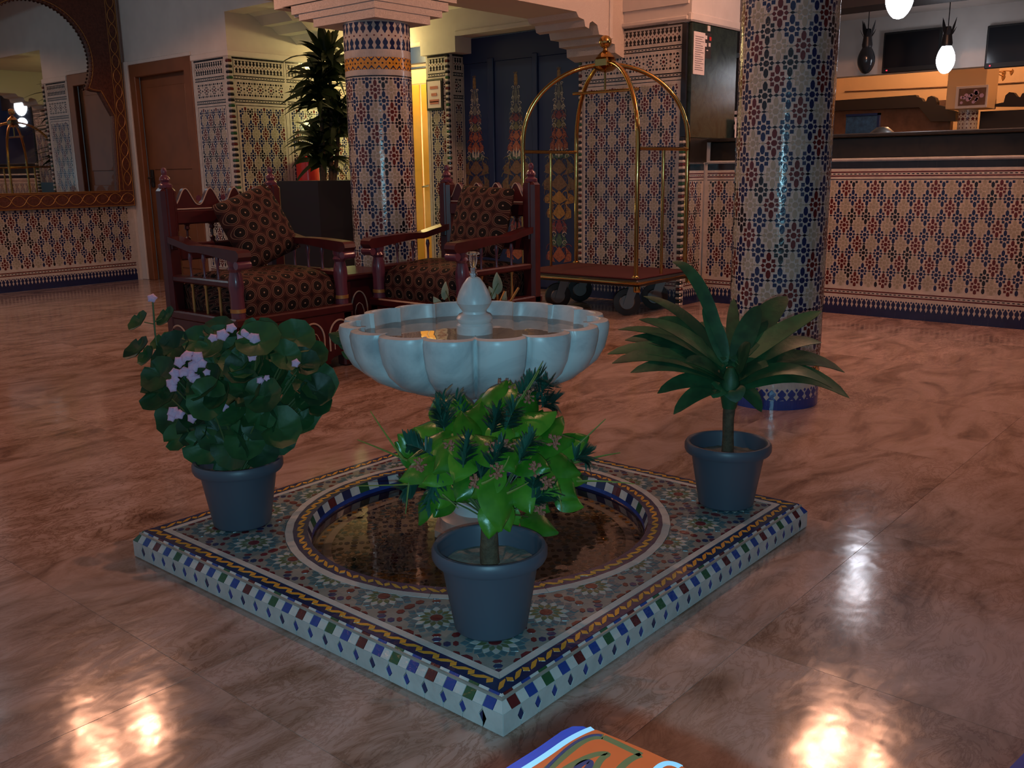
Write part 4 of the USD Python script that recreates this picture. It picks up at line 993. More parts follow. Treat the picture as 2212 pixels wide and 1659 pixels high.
# ---------------------------------------------------------------- pots and plants
def pot_mesh(h=.190, rt=.125, rb=.080):
    return lathe([(0, 0), (rb - .004, 0), (rb, .004), (rt - .020, h - .036), (rt - .018, h - .032), (rt - .004, h - .030), (rt, h - .022), (rt, h - .008), (rt - .005, h), (rt - .012, h), (rt - .017, h - .006), (rt - .022, h - .035), (rt - .030, h - .06), (0, h - .06)], 56)
def blade_leaf(base, tip, width, lift=.3, n=9, fold=.25, tw=0.0, prof=None, face=None):
    """A strap leaf from base to tip, arching by lift, its halves folded along the midrib; two-sided thin solid."""
    base, tip = np.array(base, float), np.array(tip, float); L = np.linalg.norm(tip - base)
    mid = (base + tip) / 2 + np.array([0, 0, lift * L])
    s = np.linspace(0, 1, n)[:, None]
    c = (1 - s) ** 2 * base + 2 * s * (1 - s) * mid + s ** 2 * tip
    tg = np.gradient(c, axis=0); tg /= np.linalg.norm(tg, axis=1, keepdims=True)
    sd = np.cross(tg, [0, 0, 1.0]); nn = np.linalg.norm(sd, axis=1, keepdims=True); sd = np.where(nn < .15, np.cross(tg, [1.0, .3, 0]), sd); sd /= np.linalg.norm(sd, axis=1, keepdims=True)
    up = np.cross(sd, tg)
    if face is not None: tw = -np.sign(float((sd @ face).mean()) or 1.0) * tw
    if tw: sd, up = sd * math.cos(tw) + up * math.sin(tw), up * math.cos(tw) - sd * math.sin(tw)
    f = s[:, 0]; w = (prof(f) if prof else np.sin(PI * np.clip(f * .92 + .06, 0, 1)) ** .75 * (1 - f ** 6)) * width / 2
    w = np.maximum(w, .0006)[:, None]
    A, B = c + sd * w + up * w * fold, c - sd * w + up * w * fold
    th = up * .0008
    V = np.vstack([A + th, c + th, B + th, A - th, c - th, B - th]); F = []
    for i in range(n - 1):
        for o_ in (0, n): F += [(o_ + i, o_ + i + 1, o_ + n + i + 1), (o_ + i, o_ + n + i + 1, o_ + n + i)]
        for o_ in (3 * n, 4 * n): F += [(o_ + i, o_ + n + i + 1, o_ + i + 1), (o_ + i, o_ + n + i, o_ + n + i + 1)]
    return trimesh.Trimesh(V, np.array(F), process=False)
def broad_leaf(c, nrm, up, size, n=10, heart=.12, cup=.15, asp=.82, wave=0.0, seed=0):
    """A broad blade centred at c facing nrm, its tip along up."""
    nrm = np.array(nrm, float); nrm /= np.linalg.norm(nrm); up = np.array(up, float); up -= nrm * np.dot(up, nrm); up /= np.linalg.norm(up) + 1e-9
    sd = np.cross(up, nrm); f = np.linspace(0, 1, n); V = []; F = []
    w = asp * np.sin(PI * np.clip(f, 0, 1) ** .72) ** .8 * size / 2; w = np.maximum(w, .001)
    k = 5; q = np.linspace(-1, 1, k)
    for side in (1, -1):
        for fi, wi in zip(f, w):
            for x in q:
                y = (fi - .5) * size - heart * size * (1 - fi) * abs(x)
                z = -cup * size * (x * x * .5 + (fi - .45) ** 2 * 1.2) + wave * size * math.sin(fi * 14 + x * 3 + seed) * abs(x) + side * .0006
                V.append(np.array(c) + sd * x * wi + up * y + nrm * z)
    for b, fl_ in ((0, False), (n * k, True)):
        for i in range(n - 1):
            for j in range(k - 1):
                p, q_, r, t_ = b + i * k + j, b + (i + 1) * k + j, b + (i + 1) * k + j + 1, b + i * k + j + 1
                F += [(p, r, q_), (p, t_, r)] if fl_ else [(p, q_, r), (p, r, t_)]
    return trimesh.Trimesh(np.array(V), np.array(F), process=False)
def round_leaf(c, nrm, size, seed=0, n=27):
    """A round scalloped leaf, cupped, with a notch at its stalk."""
    rr = random.Random(seed); nrm = np.array(nrm, float); nrm /= np.linalg.norm(nrm)
    a = np.cross(nrm, [rr.uniform(-1, 1), rr.uniform(-1, 1), .7]); a /= np.linalg.norm(a); b = np.cross(nrm, a)
    rings = (.0, .35, .7, 1.0); V, F = [], []
    for side in (1, -1):
        for r in rings:
            for i in range(n):
                t_ = 2 * PI * i / n; R = size / 2 * r * (1 + .035 * math.cos(9 * t_) - (.42 if i == 0 else 0) * (r > .5) + .05 * math.sin(2 * t_ + seed))
                z = size * (.16 * r * r + .016 * r * math.sin(5 * t_)) - .05 * size + side * .0006
                V.append(np.array(c) + a * R * math.cos(t_) + b * R * math.sin(t_) + nrm * z)
    m = len(rings)
    for s_, fl_ in ((0, False), (m * n, True)):
        for k in range(m - 1):
            for i in range(n):
                j = (i + 1) % n; p, q, r, t2 = s_ + k * n + i, s_ + (k + 1) * n + i, s_ + (k + 1) * n + j, s_ + k * n + j
                F += [(p, r, q), (p, t2, r)] if fl_ else [(p, q, r), (p, r, t2)]
    return trimesh.Trimesh(np.array(V), np.array(F), process=False)
def arc(a, b, bulge, n=7):
    a, b = np.array(a, float), np.array(b, float); s = np.linspace(0, 1, n)[:, None]; m_ = (a + b) / 2 + np.array(bulge)
    return (1 - s) ** 2 * a + 2 * s * (1 - s) * m_ + s ** 2 * b
def potted(name, label, cat, x, y, soil=True):
    t = thing(name, label, cat, (x, y, HZ + .002), 0, 'potted plants at the corners of the mosaic platform')
    p_ = obj('pot', pot_mesh(), M['pot'], t, smooth=32)
    s_ = lathe([(0, .148), (.05, .150), (.098, .147), (.100, .130), (0, .130)], 40); v = s_.vertices; v[:, 2] += (meshkit.noise(v * 60) - .5) * .006 * (v[:, 2] > .14); s_.vertices = v
    obj('soil', s_, M['soil'], t, smooth=40)
    return t, np.array([x, y, HZ + .002])
# right: the broad strap-leaved plant
t, o = potted('potted_strap_plant', 'potted palm-like plant with arching dark green strap leaves, right of the fountain', 'plant', 2.42, 1.245)
Dp = float((o - np.array([0, 0, CAM_Z])) @ CF)
obj('trunk', cat_([tube(np.array([(0, 0, .14), (.004, .003, .20), (.0, .002, .26), (.002, 0, .31), (0, 0, .36)]), [.019, .016, .0165, .019, .022], 12)]), M['bark'], t, smooth=40)
obj('leaf_sheath', tube(np.array([(0, 0, .29), (.0, .0, .34), (0, 0, .38), (0, 0, .41)]), [.020, .030, .026, .010], 12), M['leafdark'], t, smooth=40)
tips = [(1350, 735, .03, 50, .24), (1420, 850, -.06, 50, .3), (1800, 840, -.10, 60, .38), (1775, 740, .02, 58, .22), (1380, 690, .0, 50, .2), (1640, 660, -.02, 55, .1), (1520, 660, -.04, 44, .15), (1452, 566, 0, 34, .42), (1700, 640, .05, 75, .12), (1775, 672, -.06, 60, .10), (1835, 860, -.05, 70, .34), (1825, 805, .02, 62, .30), (1312, 765, .0, 62, .25), (1322, 785, -.05, 60, .27), (1335, 712, .06, 40, .22),
        (1362, 805, -.10, 48, .25), (1455, 895, -.10, 52, .30), (1405, 695, .10, 66, .25), (1390, 640, .12, 30, .2), (1645, 890, -.10, 62, .35), (1765, 830, .12, 40, .35), (1585, 645, .10, 36, .05), (1480, 780, -.14, 48, .25),
        (1700, 760, .14, 62, .22), (1720, 700, .10, 60, .18), (1500, 700, .15, 60, .22), (1590, 870, -.12, 55, .55), (1540, 860, -.10, 50, .5), (1430, 745, .08, 56, .2), (1620, 740, -.12, 60, .3), (1660, 790, -.13, 60, .35), (1555, 700, .08, 50, .12)]
for i, (px, py, dd, wpx, lift) in enumerate(tips):
    tip = U(px, py, Dp + dd) - o; w = wpx / FPX * Dp * 1.12
    ang = math.atan2(tip[1], tip[0]); bz = .35 + .09 * min(1, max(0, (860 - py) / 250))
    base = np.array([.022 * math.cos(ang), .022 * math.sin(ang), bz])
    obj('leaf', blade_leaf(base, tip, w, lift=lift, n=12, fold=.12, tw=rnd.uniform(.3, .65), face=-CF, prof=lambda f: 1.55 * np.clip(f + .02, 0, 1) ** .45 * np.clip(1.0 - f, 0, 1) ** .62), M['leafdark'], t, smooth=60)
# left: the round-leaved flowering plant
t, o = potted('potted_geranium', 'potted geranium with round leaves and clusters of lilac flowers, left of the fountain', 'plant', 1.425, 2.245)
Dl = float((o - np.array([0, 0, CAM_Z])) @ CF)
rl = random.Random(5)
def leaf_at(px, py, dd, spx, nx=0, nz=.5):
    p = U(px, py, Dl + dd) - o
    nrm = -CF * 1.0 + CR * (nx + rl.uniform(-.35, .35)) + np.array([0, 0, nz + rl.uniform(-.2, .5)])
    obj('leaf', round_leaf(p, nrm, spx / FPX * (Dl + dd), rl.randrange(9999)), M['leafround'], t, smooth=True); return p
stalks = []
spec = [(300, 695, 0, 50), (360, 685, 0, 48), (297, 755, 0, 62), (318, 770, .02, 50), (350, 740, .03, 50)]
for k in range(62):
    for _ in range(50):
        px, py = rl.uniform(345, 690), rl.uniform(705, 965)
        e = ((px - 515) / 178) ** 2 + ((py - 822) / 128) ** 2
        if e < 1: break
    spec.append((px, py, rl.uniform(-.10, .10) - .03 * (1 - e), rl.uniform(66, 104)))
spec += [(440, 965, -.05, 84), (500, 970, -.08, 90), (560, 968, -.07, 88), (600, 945, -.03, 80), (530, 950, -.09, 90), (480, 985, -.03, 70), (655, 905, 0, 50), (630, 915, .02, 46), (385, 945, 0, 66), (420, 925, -.02, 86), (560, 935, -.06, 92), (470, 930, -.05, 92), (670, 770, .0, 82), (640, 730, .0, 84), (375, 750, 0, 74), (430, 735, 0, 72)]
for (px, py, dd, s) in spec: stalks.append(leaf_at(px, py, dd, s, nx=(px - 515) / 300, nz=.4 + (830 - py) / 260))
root = np.array([.01, 0, .14])
obj('stalks', cat_([tube(arc(root + rl.uniform(-.03, .03) * np.array([1, .5, 0]), p * .97 + root * .03, (0, 0, .04)), .0022, 5) for p in stalks[5:]]
    + [tube(np.array([(U(px, py, Dl) - o) for px, py in ((420, 860), (345, 780), (335, 720), (330, 650))]), .0026, 6)]
    + [tube(np.array([(U(px, py, Dl) - o) for px, py in ((332, 700), (312, 696))]), .0016, 5), tube(np.array([(U(px, py, Dl) - o) for px, py in ((334, 695), (350, 688))]), .0016, 5)]), M['stem'], t, kind='stuff', smooth=50)
obj('root_crown', cat_([tube([(0, 0, .14), (.0, .01, .17), (.01, .0, .20)], [.018, .014, .008], 8)]), M['bark'], t, smooth=40)
def blossom(px, py, spx, dd=-.1, nm='blossom'):
    p = U(px, py, Dl + dd) - o; s = spx / FPX * Dl; nrm = -CF + .5 * CR * rl.uniform(-1, 1) + u0 * rl.uniform(-.3, .9); nrm /= np.linalg.norm(nrm)
    a = np.cross(nrm, u0); a /= np.linalg.norm(a); b = np.cross(nrm, a); L = []; ph = rl.uniform(0, 6)
    for k in range(5):
        th = ph + k * 2 * PI / 5; d = a * math.cos(th) + b * math.sin(th)
        L.append(broad_leaf(p + d * s * .24, nrm + d * .3, d, s * .54, n=7, heart=-.05, cup=.45, asp=1.0))
    obj(nm, cat_(L), M['petal'], t, smooth=60)
for (px, py, s) in [(498, 706, 26), (520, 722, 34), (480, 722, 30), (540, 735, 32), (550, 730, 30), (527, 745, 26), (535, 755, 22), (543, 768, 26), (400, 766, 34), (425, 770, 30), (385, 782, 28), (415, 788, 34), (436, 785, 24), (395, 800, 30), (378, 804, 26), (410, 805, 24), (375, 820, 24),
                    (415, 812, 26), (424, 820, 26), (447, 803, 18), (367, 830, 26), (372, 838, 22), (474, 862, 26), (480, 875, 28), (476, 870, 22), (375, 888, 30), (386, 893, 26), (370, 900, 22), (412, 905, 24), (637, 783, 22), (562, 822, 18), (575, 815, 16), (328, 642, 24), (460, 728, 22)]:
    blossom(px, py, s, -.115 if 350 < px < 640 else -.01)
# front: the mixed artificial arrangement
t, o = potted('potted_ivy_arrangement', 'potted bright green ivy and fern arrangement at the front corner, before the fountain', 'plant', 1.405, 1.275)
Df = float((o - np.array([0, 0, CAM_Z])) @ CF)
obj('trunk', cat_([tube(np.array([(0, 0, .145), (.001, .002, .17), (.0, 0, .22), (0, 0, .30)]), [.022, .021, .018, .012], 12)]), M['bark'], t, smooth=40)
rf = random.Random(9)
leaves = [(1080, 1090, -.12, 105, 0, -1, .1), (1045, 1045, -.10, 80, -.8, -.6, .2), (965, 985, -.09, 88, -.7, -1, .3), (895, 1015, -.02, 88, -1, -.25, .4), (940, 1030, -.05, 60, -.9, -.5, .3), (1010, 1040, -.08, 92, -.4, -.8, .2), (1020, 905, -.02, 95, .2, 1, 0), (1010, 920, -.05, 80, -.1, 1, .1),
          (1065, 870, .0, 100, .2, 1, -.1), (1160, 905, -.02, 92, .7, .6, .5), (1195, 950, -.02, 92, 1, .2, .6), (1230, 960, 0, 78, .9, .5, .4), (1215, 1000, -.04, 92, 1, -.4, .4), (1180, 1040, -.08, 84, .8, -.7, .3), (1215, 1050, -.05, 82, .9, -.8, .2), (1130, 960, -.10, 84, .5, .4, .6),
          (1050, 960, -.12, 88, -.3, .5, .7), (1090, 985, -.14, 80, .2, -.4, .8), (940, 950, -.03, 76, -.8, .5, .5), (925, 925, .02, 70, -.9, .4, .4), (975, 880, .04, 66, -.3, .9, .1), (1120, 880, .03, 74, .5, .9, .1), (1000, 1000, -.13, 84, -.2, -.6, .7), (1130, 1075, -.1, 72, .5, -.9, .1), (1165, 1085, -.06, 62, .8, -.6, .1),
          (905, 985, .0, 62, -1, .1, .4), (1235, 1085, -.02, 58, 1, -.3, .1), (1060, 1130, -.08, 64, -.1, -1, 0), (1095, 1120, -.09, 56, .3, -1, 0), (960, 1075, -.02, 56, -.6, -.9, .1), (1240, 1030, .0, 60, 1, -.1, .3), (1150, 1000, -.13, 76, .6, -.3, .6), (1085, 925, -.06, 72, .2, .8, .5), (985, 955, -.1, 70, -.5, .3, .6)]
for k in range(34):
    for _ in range(60):
        px, py = rf.uniform(860, 1250), rf.uniform(840, 1140)
        e = ((px - 1055) / 200) ** 2 + ((py - 1000) / 165) ** 2
        if .1 < e < 1: break
    leaves.append((px, py, rf.uniform(-.06, .12) + .05 * e, rf.uniform(54, 84), (px - 1055) / 190 + rf.uniform(-.5, .5), (1000 - py) / 150 + rf.uniform(-.5, .5), rf.uniform(-.5, .9)))
ctr = np.array([0, 0, .30])
twigs = []
for (px, py, dd, spx, ux, uy, nz) in leaves:
    p = U(px, py, Df + dd) - o
    up = CR * ux + CU * uy
    nrm = -CF * .8 + np.array([0, 0, nz + .25]) + CR * rf.uniform(-.7, .7) + (p - ctr) * 1.5
    obj('leaf', broad_leaf(p, nrm, up, spx / FPX * Df * 1.02, n=11, heart=.16, cup=.18, asp=.86, wave=.012, seed=px), M['leafbright'], t, smooth=60)
    twigs.append(tube(arc(ctr + np.array([0, 0, -.06]), p - up * spx / FPX * Df * .4, (0, 0, .02)), .0018, 5))
obj('twigs', cat_(twigs), M['stem'], t, kind='stuff', smooth=50)
def fern(px, py, px2, py2, dd, nl=30, lw=.030):
    a, b = U(px, py, Df + dd) - o, U(px2, py2, Df + dd + .02) - o; P = arc(a, b, (0, 0, .01), nl); L = [tube(P, .0015, 5)]
    for i in range(2, nl):
        for s in range(3):
            d = (P[i] - P[i - 1]); d /= np.linalg.norm(d); th = rf.uniform(0, 2 * PI); e = np.cross(d, [math.cos(th), math.sin(th), .3]); e /= np.linalg.norm(e) + 1e-9
            L.append(blade_leaf(P[i], P[i] + (d * .6 + e) * lw * rf.uniform(.6, 1.1), .0055, lift=.05, n=4, fold=.1))
    obj('fern_sprig', cat_(L), M['fern'], t, smooth=50)
for q in [(985, 960, 955, 855, .0), (1010, 940, 985, 860, .03), (1060, 940, 1075, 890, -.1), (1090, 935, 1110, 885, -.06), (935, 985, 880, 960, -.04), (1040, 1035, 1030, 1010, -.13), (1120, 860, 1165, 815, .03), (1150, 880, 1185, 830, .05), (1150, 1060, 1160, 1010, -.12), (1240, 995, 1265, 985, -.02), (950, 1010, 925, 1095, -.04), (1170, 880, 1195, 870, .06), (1000, 1010, 1010, 955, -.14), (1060, 1010, 1085, 965, -.16), (1120, 1000, 1150, 950, -.14), (960, 930, 945, 880, -.02), (1145, 1090, 1190, 1060, -.1), (905, 1045, 870, 1060, -.01)]: fern(*q)
def buds(px, py, dd, n=16, r=.012):
    c = U(px, py, Df + dd) - o; L = []
    for i in range(n):
        d = np.array([rf.uniform(-1, 1) for _ in range(3)]); e = c + d * r * 1.1
        L += [tube([c - u0 * r, (c + e) / 2, e], .0010, 4), cat_([broad_leaf(e + np.array([math.cos(k * 2), math.sin(k * 2), .2]) * .003, -CF + np.array([math.cos(k * 2), math.sin(k * 2), 0]), d + .01, .0055, n=4, heart=0, asp=.7) for k in range(3)])]
    obj('bud_cluster', cat_(L), M['bud'], t, smooth=50)
for q in [(1025, 1042, -.16), (1065, 965, -.15), (1095, 960, -.13), (975, 960, -.10), (905, 1005, -.08), (1110, 850, .0), (1085, 835, .02), (1155, 1012, -.14), (1180, 1045, -.14), (1165, 1100, -.08), (1075, 1015, -.16), (1200, 955, -.08), (1140, 855, .02)]: buds(*q)
for (a, b, c2, dd) in [((870, 990), (830, 935), (800, 888), .0), ((880, 995), (830, 972), (772, 950), .0), ((930, 1042), (880, 1048), (770, 1050), -.02), ((1105, 890), (1140, 840), (1172, 782), .0), ((1110, 885), (1150, 830), (1165, 800), .02), ((1230, 980), (1260, 950), (1308, 905), .0), ((1240, 1000), (1290, 985), (1340, 978), .0),
                       ((1245, 1040), (1290, 1036), (1370, 1045), .0), ((885, 1030), (880, 1070), (876, 1110), -.02), ((1040, 1045), (1085, 1030), (1100, 985), -.16), ((1095, 1066), (1125, 1052), (1142, 1042), -.15), ((955, 1068), (970, 1080), (990, 1098), -.06), ((1190, 1040), (1212, 1070), (1214, 1105), -.08)]:
    P = arc(U(*a, Df + dd) - o, U(*c2, Df + dd) - o, (0, 0, .0), 8); mid = U(*b, Df + dd) - o
    s = np.linspace(0, 1, 10)[:, None]; P = (1 - s) ** 2 * P[0] + 2 * s * (1 - s) * mid + s ** 2 * P[-1]
    obj('grass_blade', tube(P, np.linspace(.0030, .0011, 10), 5), M['blade'], t, smooth=50)
# back: mostly hidden behind the bowl
t, o = potted('potted_variegated_plant', 'potted plant with pale variegated leaves showing over the rim behind the fountain', 'plant', 2.29, 2.16)
Db = float((o - np.array([0, 0, CAM_Z])) @ CF)
obj('trunk', tube(np.array([(0, 0, .14), (0, 0, .25), (0, 0, .36)]), [.014, .012, .010], 10), M['bark'], t, smooth=40)
for (px, py, spx, ux, uy) in [(963, 628, 40, .2, 1), (1076, 612, 48, -.05, 1), (1062, 632, 30, -.4, 1), (1092, 645, 34, .5, .8), (945, 655, 34, -.5, .8), (1010, 680, 50, -.1, 1), (1045, 690, 50, .3, 1), (985, 700, 50, -.6, .6), (1075, 690, 46, .7, .6)]:
    p = U(px, py, Db) - o
    obj('leaf', broad_leaf(p, -CF + CR * (ux * 1.6 + .8), CR * ux + CU * uy, spx / FPX * Db, heart=.0, cup=.1, asp=.55), M['leafpale'], t, smooth=60)
    obj('leaf_stalk', tube(arc((0, 0, .34), p, (0, 0, .03)), .0018, 5), M['stem'], t, smooth=40)
for (px, py) in [(1048, 640), (1090, 630), (1120, 622)]:
    p = U(px, py, Db + .1) - o
    obj('dry_stalk', tube(arc((0, 0, .30), p, (0, 0, .0)), [.002] * 4 + [.0045] * 3, 6), M['gold'], t, smooth=40)
for (px, py, spx) in [(728, 728, 44), (742, 742, 36), (750, 765, 30)]:
    p = U(px, py, Db + .05) - o
    obj('leaf', broad_leaf(p, -CF + u0 * .4, -CR + CU * .5, spx / FPX * Db, heart=.0, cup=.1, asp=.7), M['leafround'], t, smooth=60)
    obj('leaf_stalk', tube(arc((0, 0, .34), p, (0, 0, .03)), .0018, 5), M['stem'], t, smooth=40)
# the tall plant in the corridor behind the column
PXc, PYc = 5.47, 6.88
t = thing('tall_corridor_plant', 'tall strap-leaved plant in a black square planter behind the left column', 'plant', (PXc, PYc, 0))
q0, q1 = .27, .305
ring = [(-1, -1), (1, -1), (1, 1), (-1, 1)]
Vp = np.array([(x * q0, y * q0, 0) for x, y in ring] + [(x * q1, y * q1, .98) for x, y in ring])
obj('planter', trimesh.convex.convex_hull(Vp), M['darkplanter'], t)
rt_ = random.Random(3)
op = np.array([PXc, PYc, 0])
for (cx_, cy_, top) in ((.10, -.05, 2.05), (.0, -.02, 1.82), (.14, -.08, 1.55), (-.02, .0, 1.30)):
    obj('cane', tube(np.array([(cx_ * .6, cy_ * .6, .975), (cx_ * .9, cy_ * .9, (1 + top) / 2), (cx_, cy_, top)]), [.022, .018, .016], 10), M['bark'], t, smooth=40)
    for k in range(58):
        a = rt_.uniform(0, 2 * PI); el = rt_.uniform(-.7, 1.2); L = rt_.uniform(.26, .42)
        b = np.array([cx_, cy_, top + rt_.uniform(-.20, .04)]); tip = b + L * np.array([math.cos(a) * math.cos(el), .8 * math.sin(a) * math.cos(el), math.sin(el) * .8 - .08])
        tip[1] = min(tip[1], .40); tip[2] = min(tip[2], 2.36)
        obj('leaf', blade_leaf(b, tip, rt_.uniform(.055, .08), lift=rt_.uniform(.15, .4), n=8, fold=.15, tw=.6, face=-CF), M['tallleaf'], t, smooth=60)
for (px, py) in [(605, 138), (645, 88), (612, 250), (612, 320), (622, 338), (610, 240), (640, 95), (660, 62), (690, 50), (640, 150), (625, 205), (618, 305), (650, 335)]:
    tip = at_y(px, py, PYc - .12) - op; b = np.array([.04, -.05, min(2.0, tip[2] + .06)])
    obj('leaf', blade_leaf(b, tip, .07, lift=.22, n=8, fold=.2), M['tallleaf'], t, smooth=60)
# fire extinguisher on the wall behind the planter
fx = at_y(677, 365, 7.25)
ex = thing('fire_extinguisher', 'red fire extinguisher on the corridor wall, seen above the black planter', 'fire extinguisher', (fx[0], 7.335, 0))
obj('cylinder', lathe([(0, .80), (.095, .80), (.105, .82), (.105, 1.14), (.09, 1.19), (.04, 1.225), (0, 1.225)], 28), M['redmetal'], ex, smooth=40)
obj('valve', cat_([lathe([(0, 1.22), (.02, 1.22), (.02, 1.27), (0, 1.27)], 12), bx(-.05, .03, -.012, .012, 1.265, 1.285, .004)]), M['blackplastic'], ex)
obj('wall_bracket', bx(-.03, .03, .09, .124, .95, 1.0, .003), M['steel'], ex)
# ---------------------------------------------------------------- reception
rc = thing('reception_counter', 'long reception counter faced in flowered tiles under a dark granite top', 'counter')
obj('counter_core', bx(6.69, 7.25, -1.6, 3.725, 0, 1.09), M['plaster'], rc)
obj('tile_bed', bx(6.684, 6.69, -1.6, 3.725, 0, 1.09), M['white'], rc)
UL = 4.6
pcs = skirting(0, UL, 0, .125) + triple_line(0, UL, .135, .055) + flower_field(.0, UL, .205, .945, seed=31) + strips(0, UL, [('black', .948, .953), ('black', 1.025, 1.072)]) + triple_line(0, UL, .96, .055)
def rank_c(pc):
    k, P, h = pc; u = sum(x for x, y in P) / len(P); v = sum(y for x, y in P) / len(P)
    return abs(Polygon(P).area) / (6.68 ** 2 + (3.6 - u) ** 2) if len(P) == 8 and .2 < v < .95 and .3 < u < 2.9 else -1
lay(pcs, face_x(6.684, 3.70), rc, single=300, rank=rank_c)
obj('granite_riser', bx(6.70, 6.74, -1.6, 3.695, 1.093, 1.235, .006), M['granite'], rc)
obj('white_nosing', bx(6.676, 6.72, -1.6, 3.725, 1.077, 1.095, .004), M['edgewhite'], rc)
obj('granite_top', bx(6.66, 7.25, -1.6, 3.725, 1.235, 1.262, .006), M['granite'], rc)
# the marble-clad flank of the broad pier, with its notices
mp = thing('trim_4', kind='structure')
obj('granite_base', bx(6.385, 6.66, 3.698, 3.735, 1.085, 1.264, .003), M['granite'], mp)
obj('marble_slab', bx(6.395, 7.09, 3.70, 3.735, 1.265, 2.082, .003), M['greenmarble'], mp)
nt = thing('paper_notice', 'white printed paper notice taped to the green marble pier', 'notice')
obj('sheet', bx(6.41, 6.575, 3.694, 3.699, 1.72, 2.02, .001), M['paper'], nt)
obj('printed_lines', cat_([bx(6.43, 6.43 + w, 3.6925, 3.694, z, z + .004) for z, w in [(1.985 - k * .0155, (.12, .10, .125, .08, .11)[k % 5]) for k in range(16)]]), M['ink'], nt)
st = thing('card_stickers', 'cluster of small red and grey stickers beside the paper notice', 'sticker')
for k, (px, py, key) in enumerate([(1525, 81, 'paper'), (1534, 84, 'redmetal'), (1524, 97, 'paper'), (1532, 97, 'paper'), (1527, 109, 'paper')]):
    c = at_y(px, py, 3.70); w = .014 if k < 4 else .012; h = .013 if k < 4 else .004
    obj('sticker', bx(c[0] - w, c[0] + w, 3.696, 3.70, c[2] - h, c[2] + h), M[key], st)
c = at_y(1530, 96, 3.70); obj('sticker_backing', bx(c[0] - .045, c[0] + .04, 3.698, 3.70, c[2] - .10, c[2] + .08), M['darkbeam'], st)
c = at_y(1530, 62, 3.70); sw = obj('wall_switch', bx(c[0] - .018, c[0] + .018, 3.69, 3.70, c[2] - .02, c[2] + .02, .003), M['plaster']); tag(sw, 'small grey plate high on the green marble pier', 'switch')
cd = obj('price_card', bx(7.03, 7.16, 3.66, 3.664, 1.27, 1.42, .001), M['paper']); tag(cd, 'small white card at the far edge of the green marble pier', 'card')
# dark shelving in the gap, with papers and a little picture
sh = thing('dark_cabinet', 'tall black cabinet in the gap between the marble pier and the right column', 'cabinet')
obj('body', bx(8.0, 8.5, 3.78, 4.4, 0, 2.6), M['blackplastic'], sh)
obj('shelf_edge', bx(7.985, 8.01, 3.78, 4.4, 1.99, 2.03), M['steel'], sh)
for i, (z0, z1, key) in enumerate(((1.495, 1.525, 'paper'), (1.44, 1.475, 'paper'), (1.37, 1.41, 'paper'))):
    q = obj('paper_tray', bx(7.80, 7.995, 3.80, 4.25, z0, z1, .004), M[key]); tag(q, ('topmost white paper tray on the dark cabinet', 'middle white paper tray on the dark cabinet', 'lowest grey paper tray on the dark cabinet')[i], 'tray', 'paper trays on the dark cabinet')
pf = thing('small_picture_frame', 'small white picture frame standing on the counter by the right column', 'picture frame')
c = at_x(1605, 298, 7.2)
obj('frame', bx(7.19, 7.205, c[1] - .06, c[1] + .05, 1.262, 1.42, .003), M['paper'], pf); obj('picture', bx(7.186, 7.19, c[1] - .045, c[1] + .035, 1.275, 1.405), M['brownwall'], pf)
# back wall with the two screens
XB = 9.6
wr = thing('wall_right', kind='structure')
obj('plaster', join([bx(XB, XB + .15, -2, 4.6, 1.905, 2.6), bx(XB, XB + .15, -2, 4.6, 0, 1.15), bx(8.0, XB + .2, 4.4, 4.55, 0, 2.6)]), M['plaster'], wr)
cr_ = thing('ceiling_reception', kind='structure')
obj('plaster', bx(8.62, XB + .15, -2, 4.6, 2.43, 2.5), M['plaster'], cr_)
obj('dark_beam', bx(8.3, 8.64, -2, 4.6, 2.345, 2.75), M['darkbeam'], cr_)
def tv(px0, py0, px1, py1, lab, grp=None):
    a, b = at_x(px0, py0, XB), at_x(px1, py1, XB)
    t = thing('wall_screen', lab, 'television', group='televisions on the reception wall'); y0_, y1_ = b[1], a[1]; z0_, z1_ = b[2], a[2]
    obj('bezel', bx(XB - .05, XB - .002, y0_, y1_, z0_, z1_, .006), M['blackplastic'], t)
    obj('screen', bx(XB - .054, XB - .049, y0_ + .018, y1_ - .018, z0_ + .045, z1_ - .02), M['screen'], t)
    obj('standby_light', bx(XB - .056, XB - .049, y1_ - .055, y1_ - .043, z0_ + .018, z0_ + .028), M['ledred'], t)
tv(1914, 72, 2031, 150, 'black television on the reception wall beside the lit back pendant, left of two')
tv(2137, 57, 2262, 140, 'black television on the reception wall cut by the right picture edge')
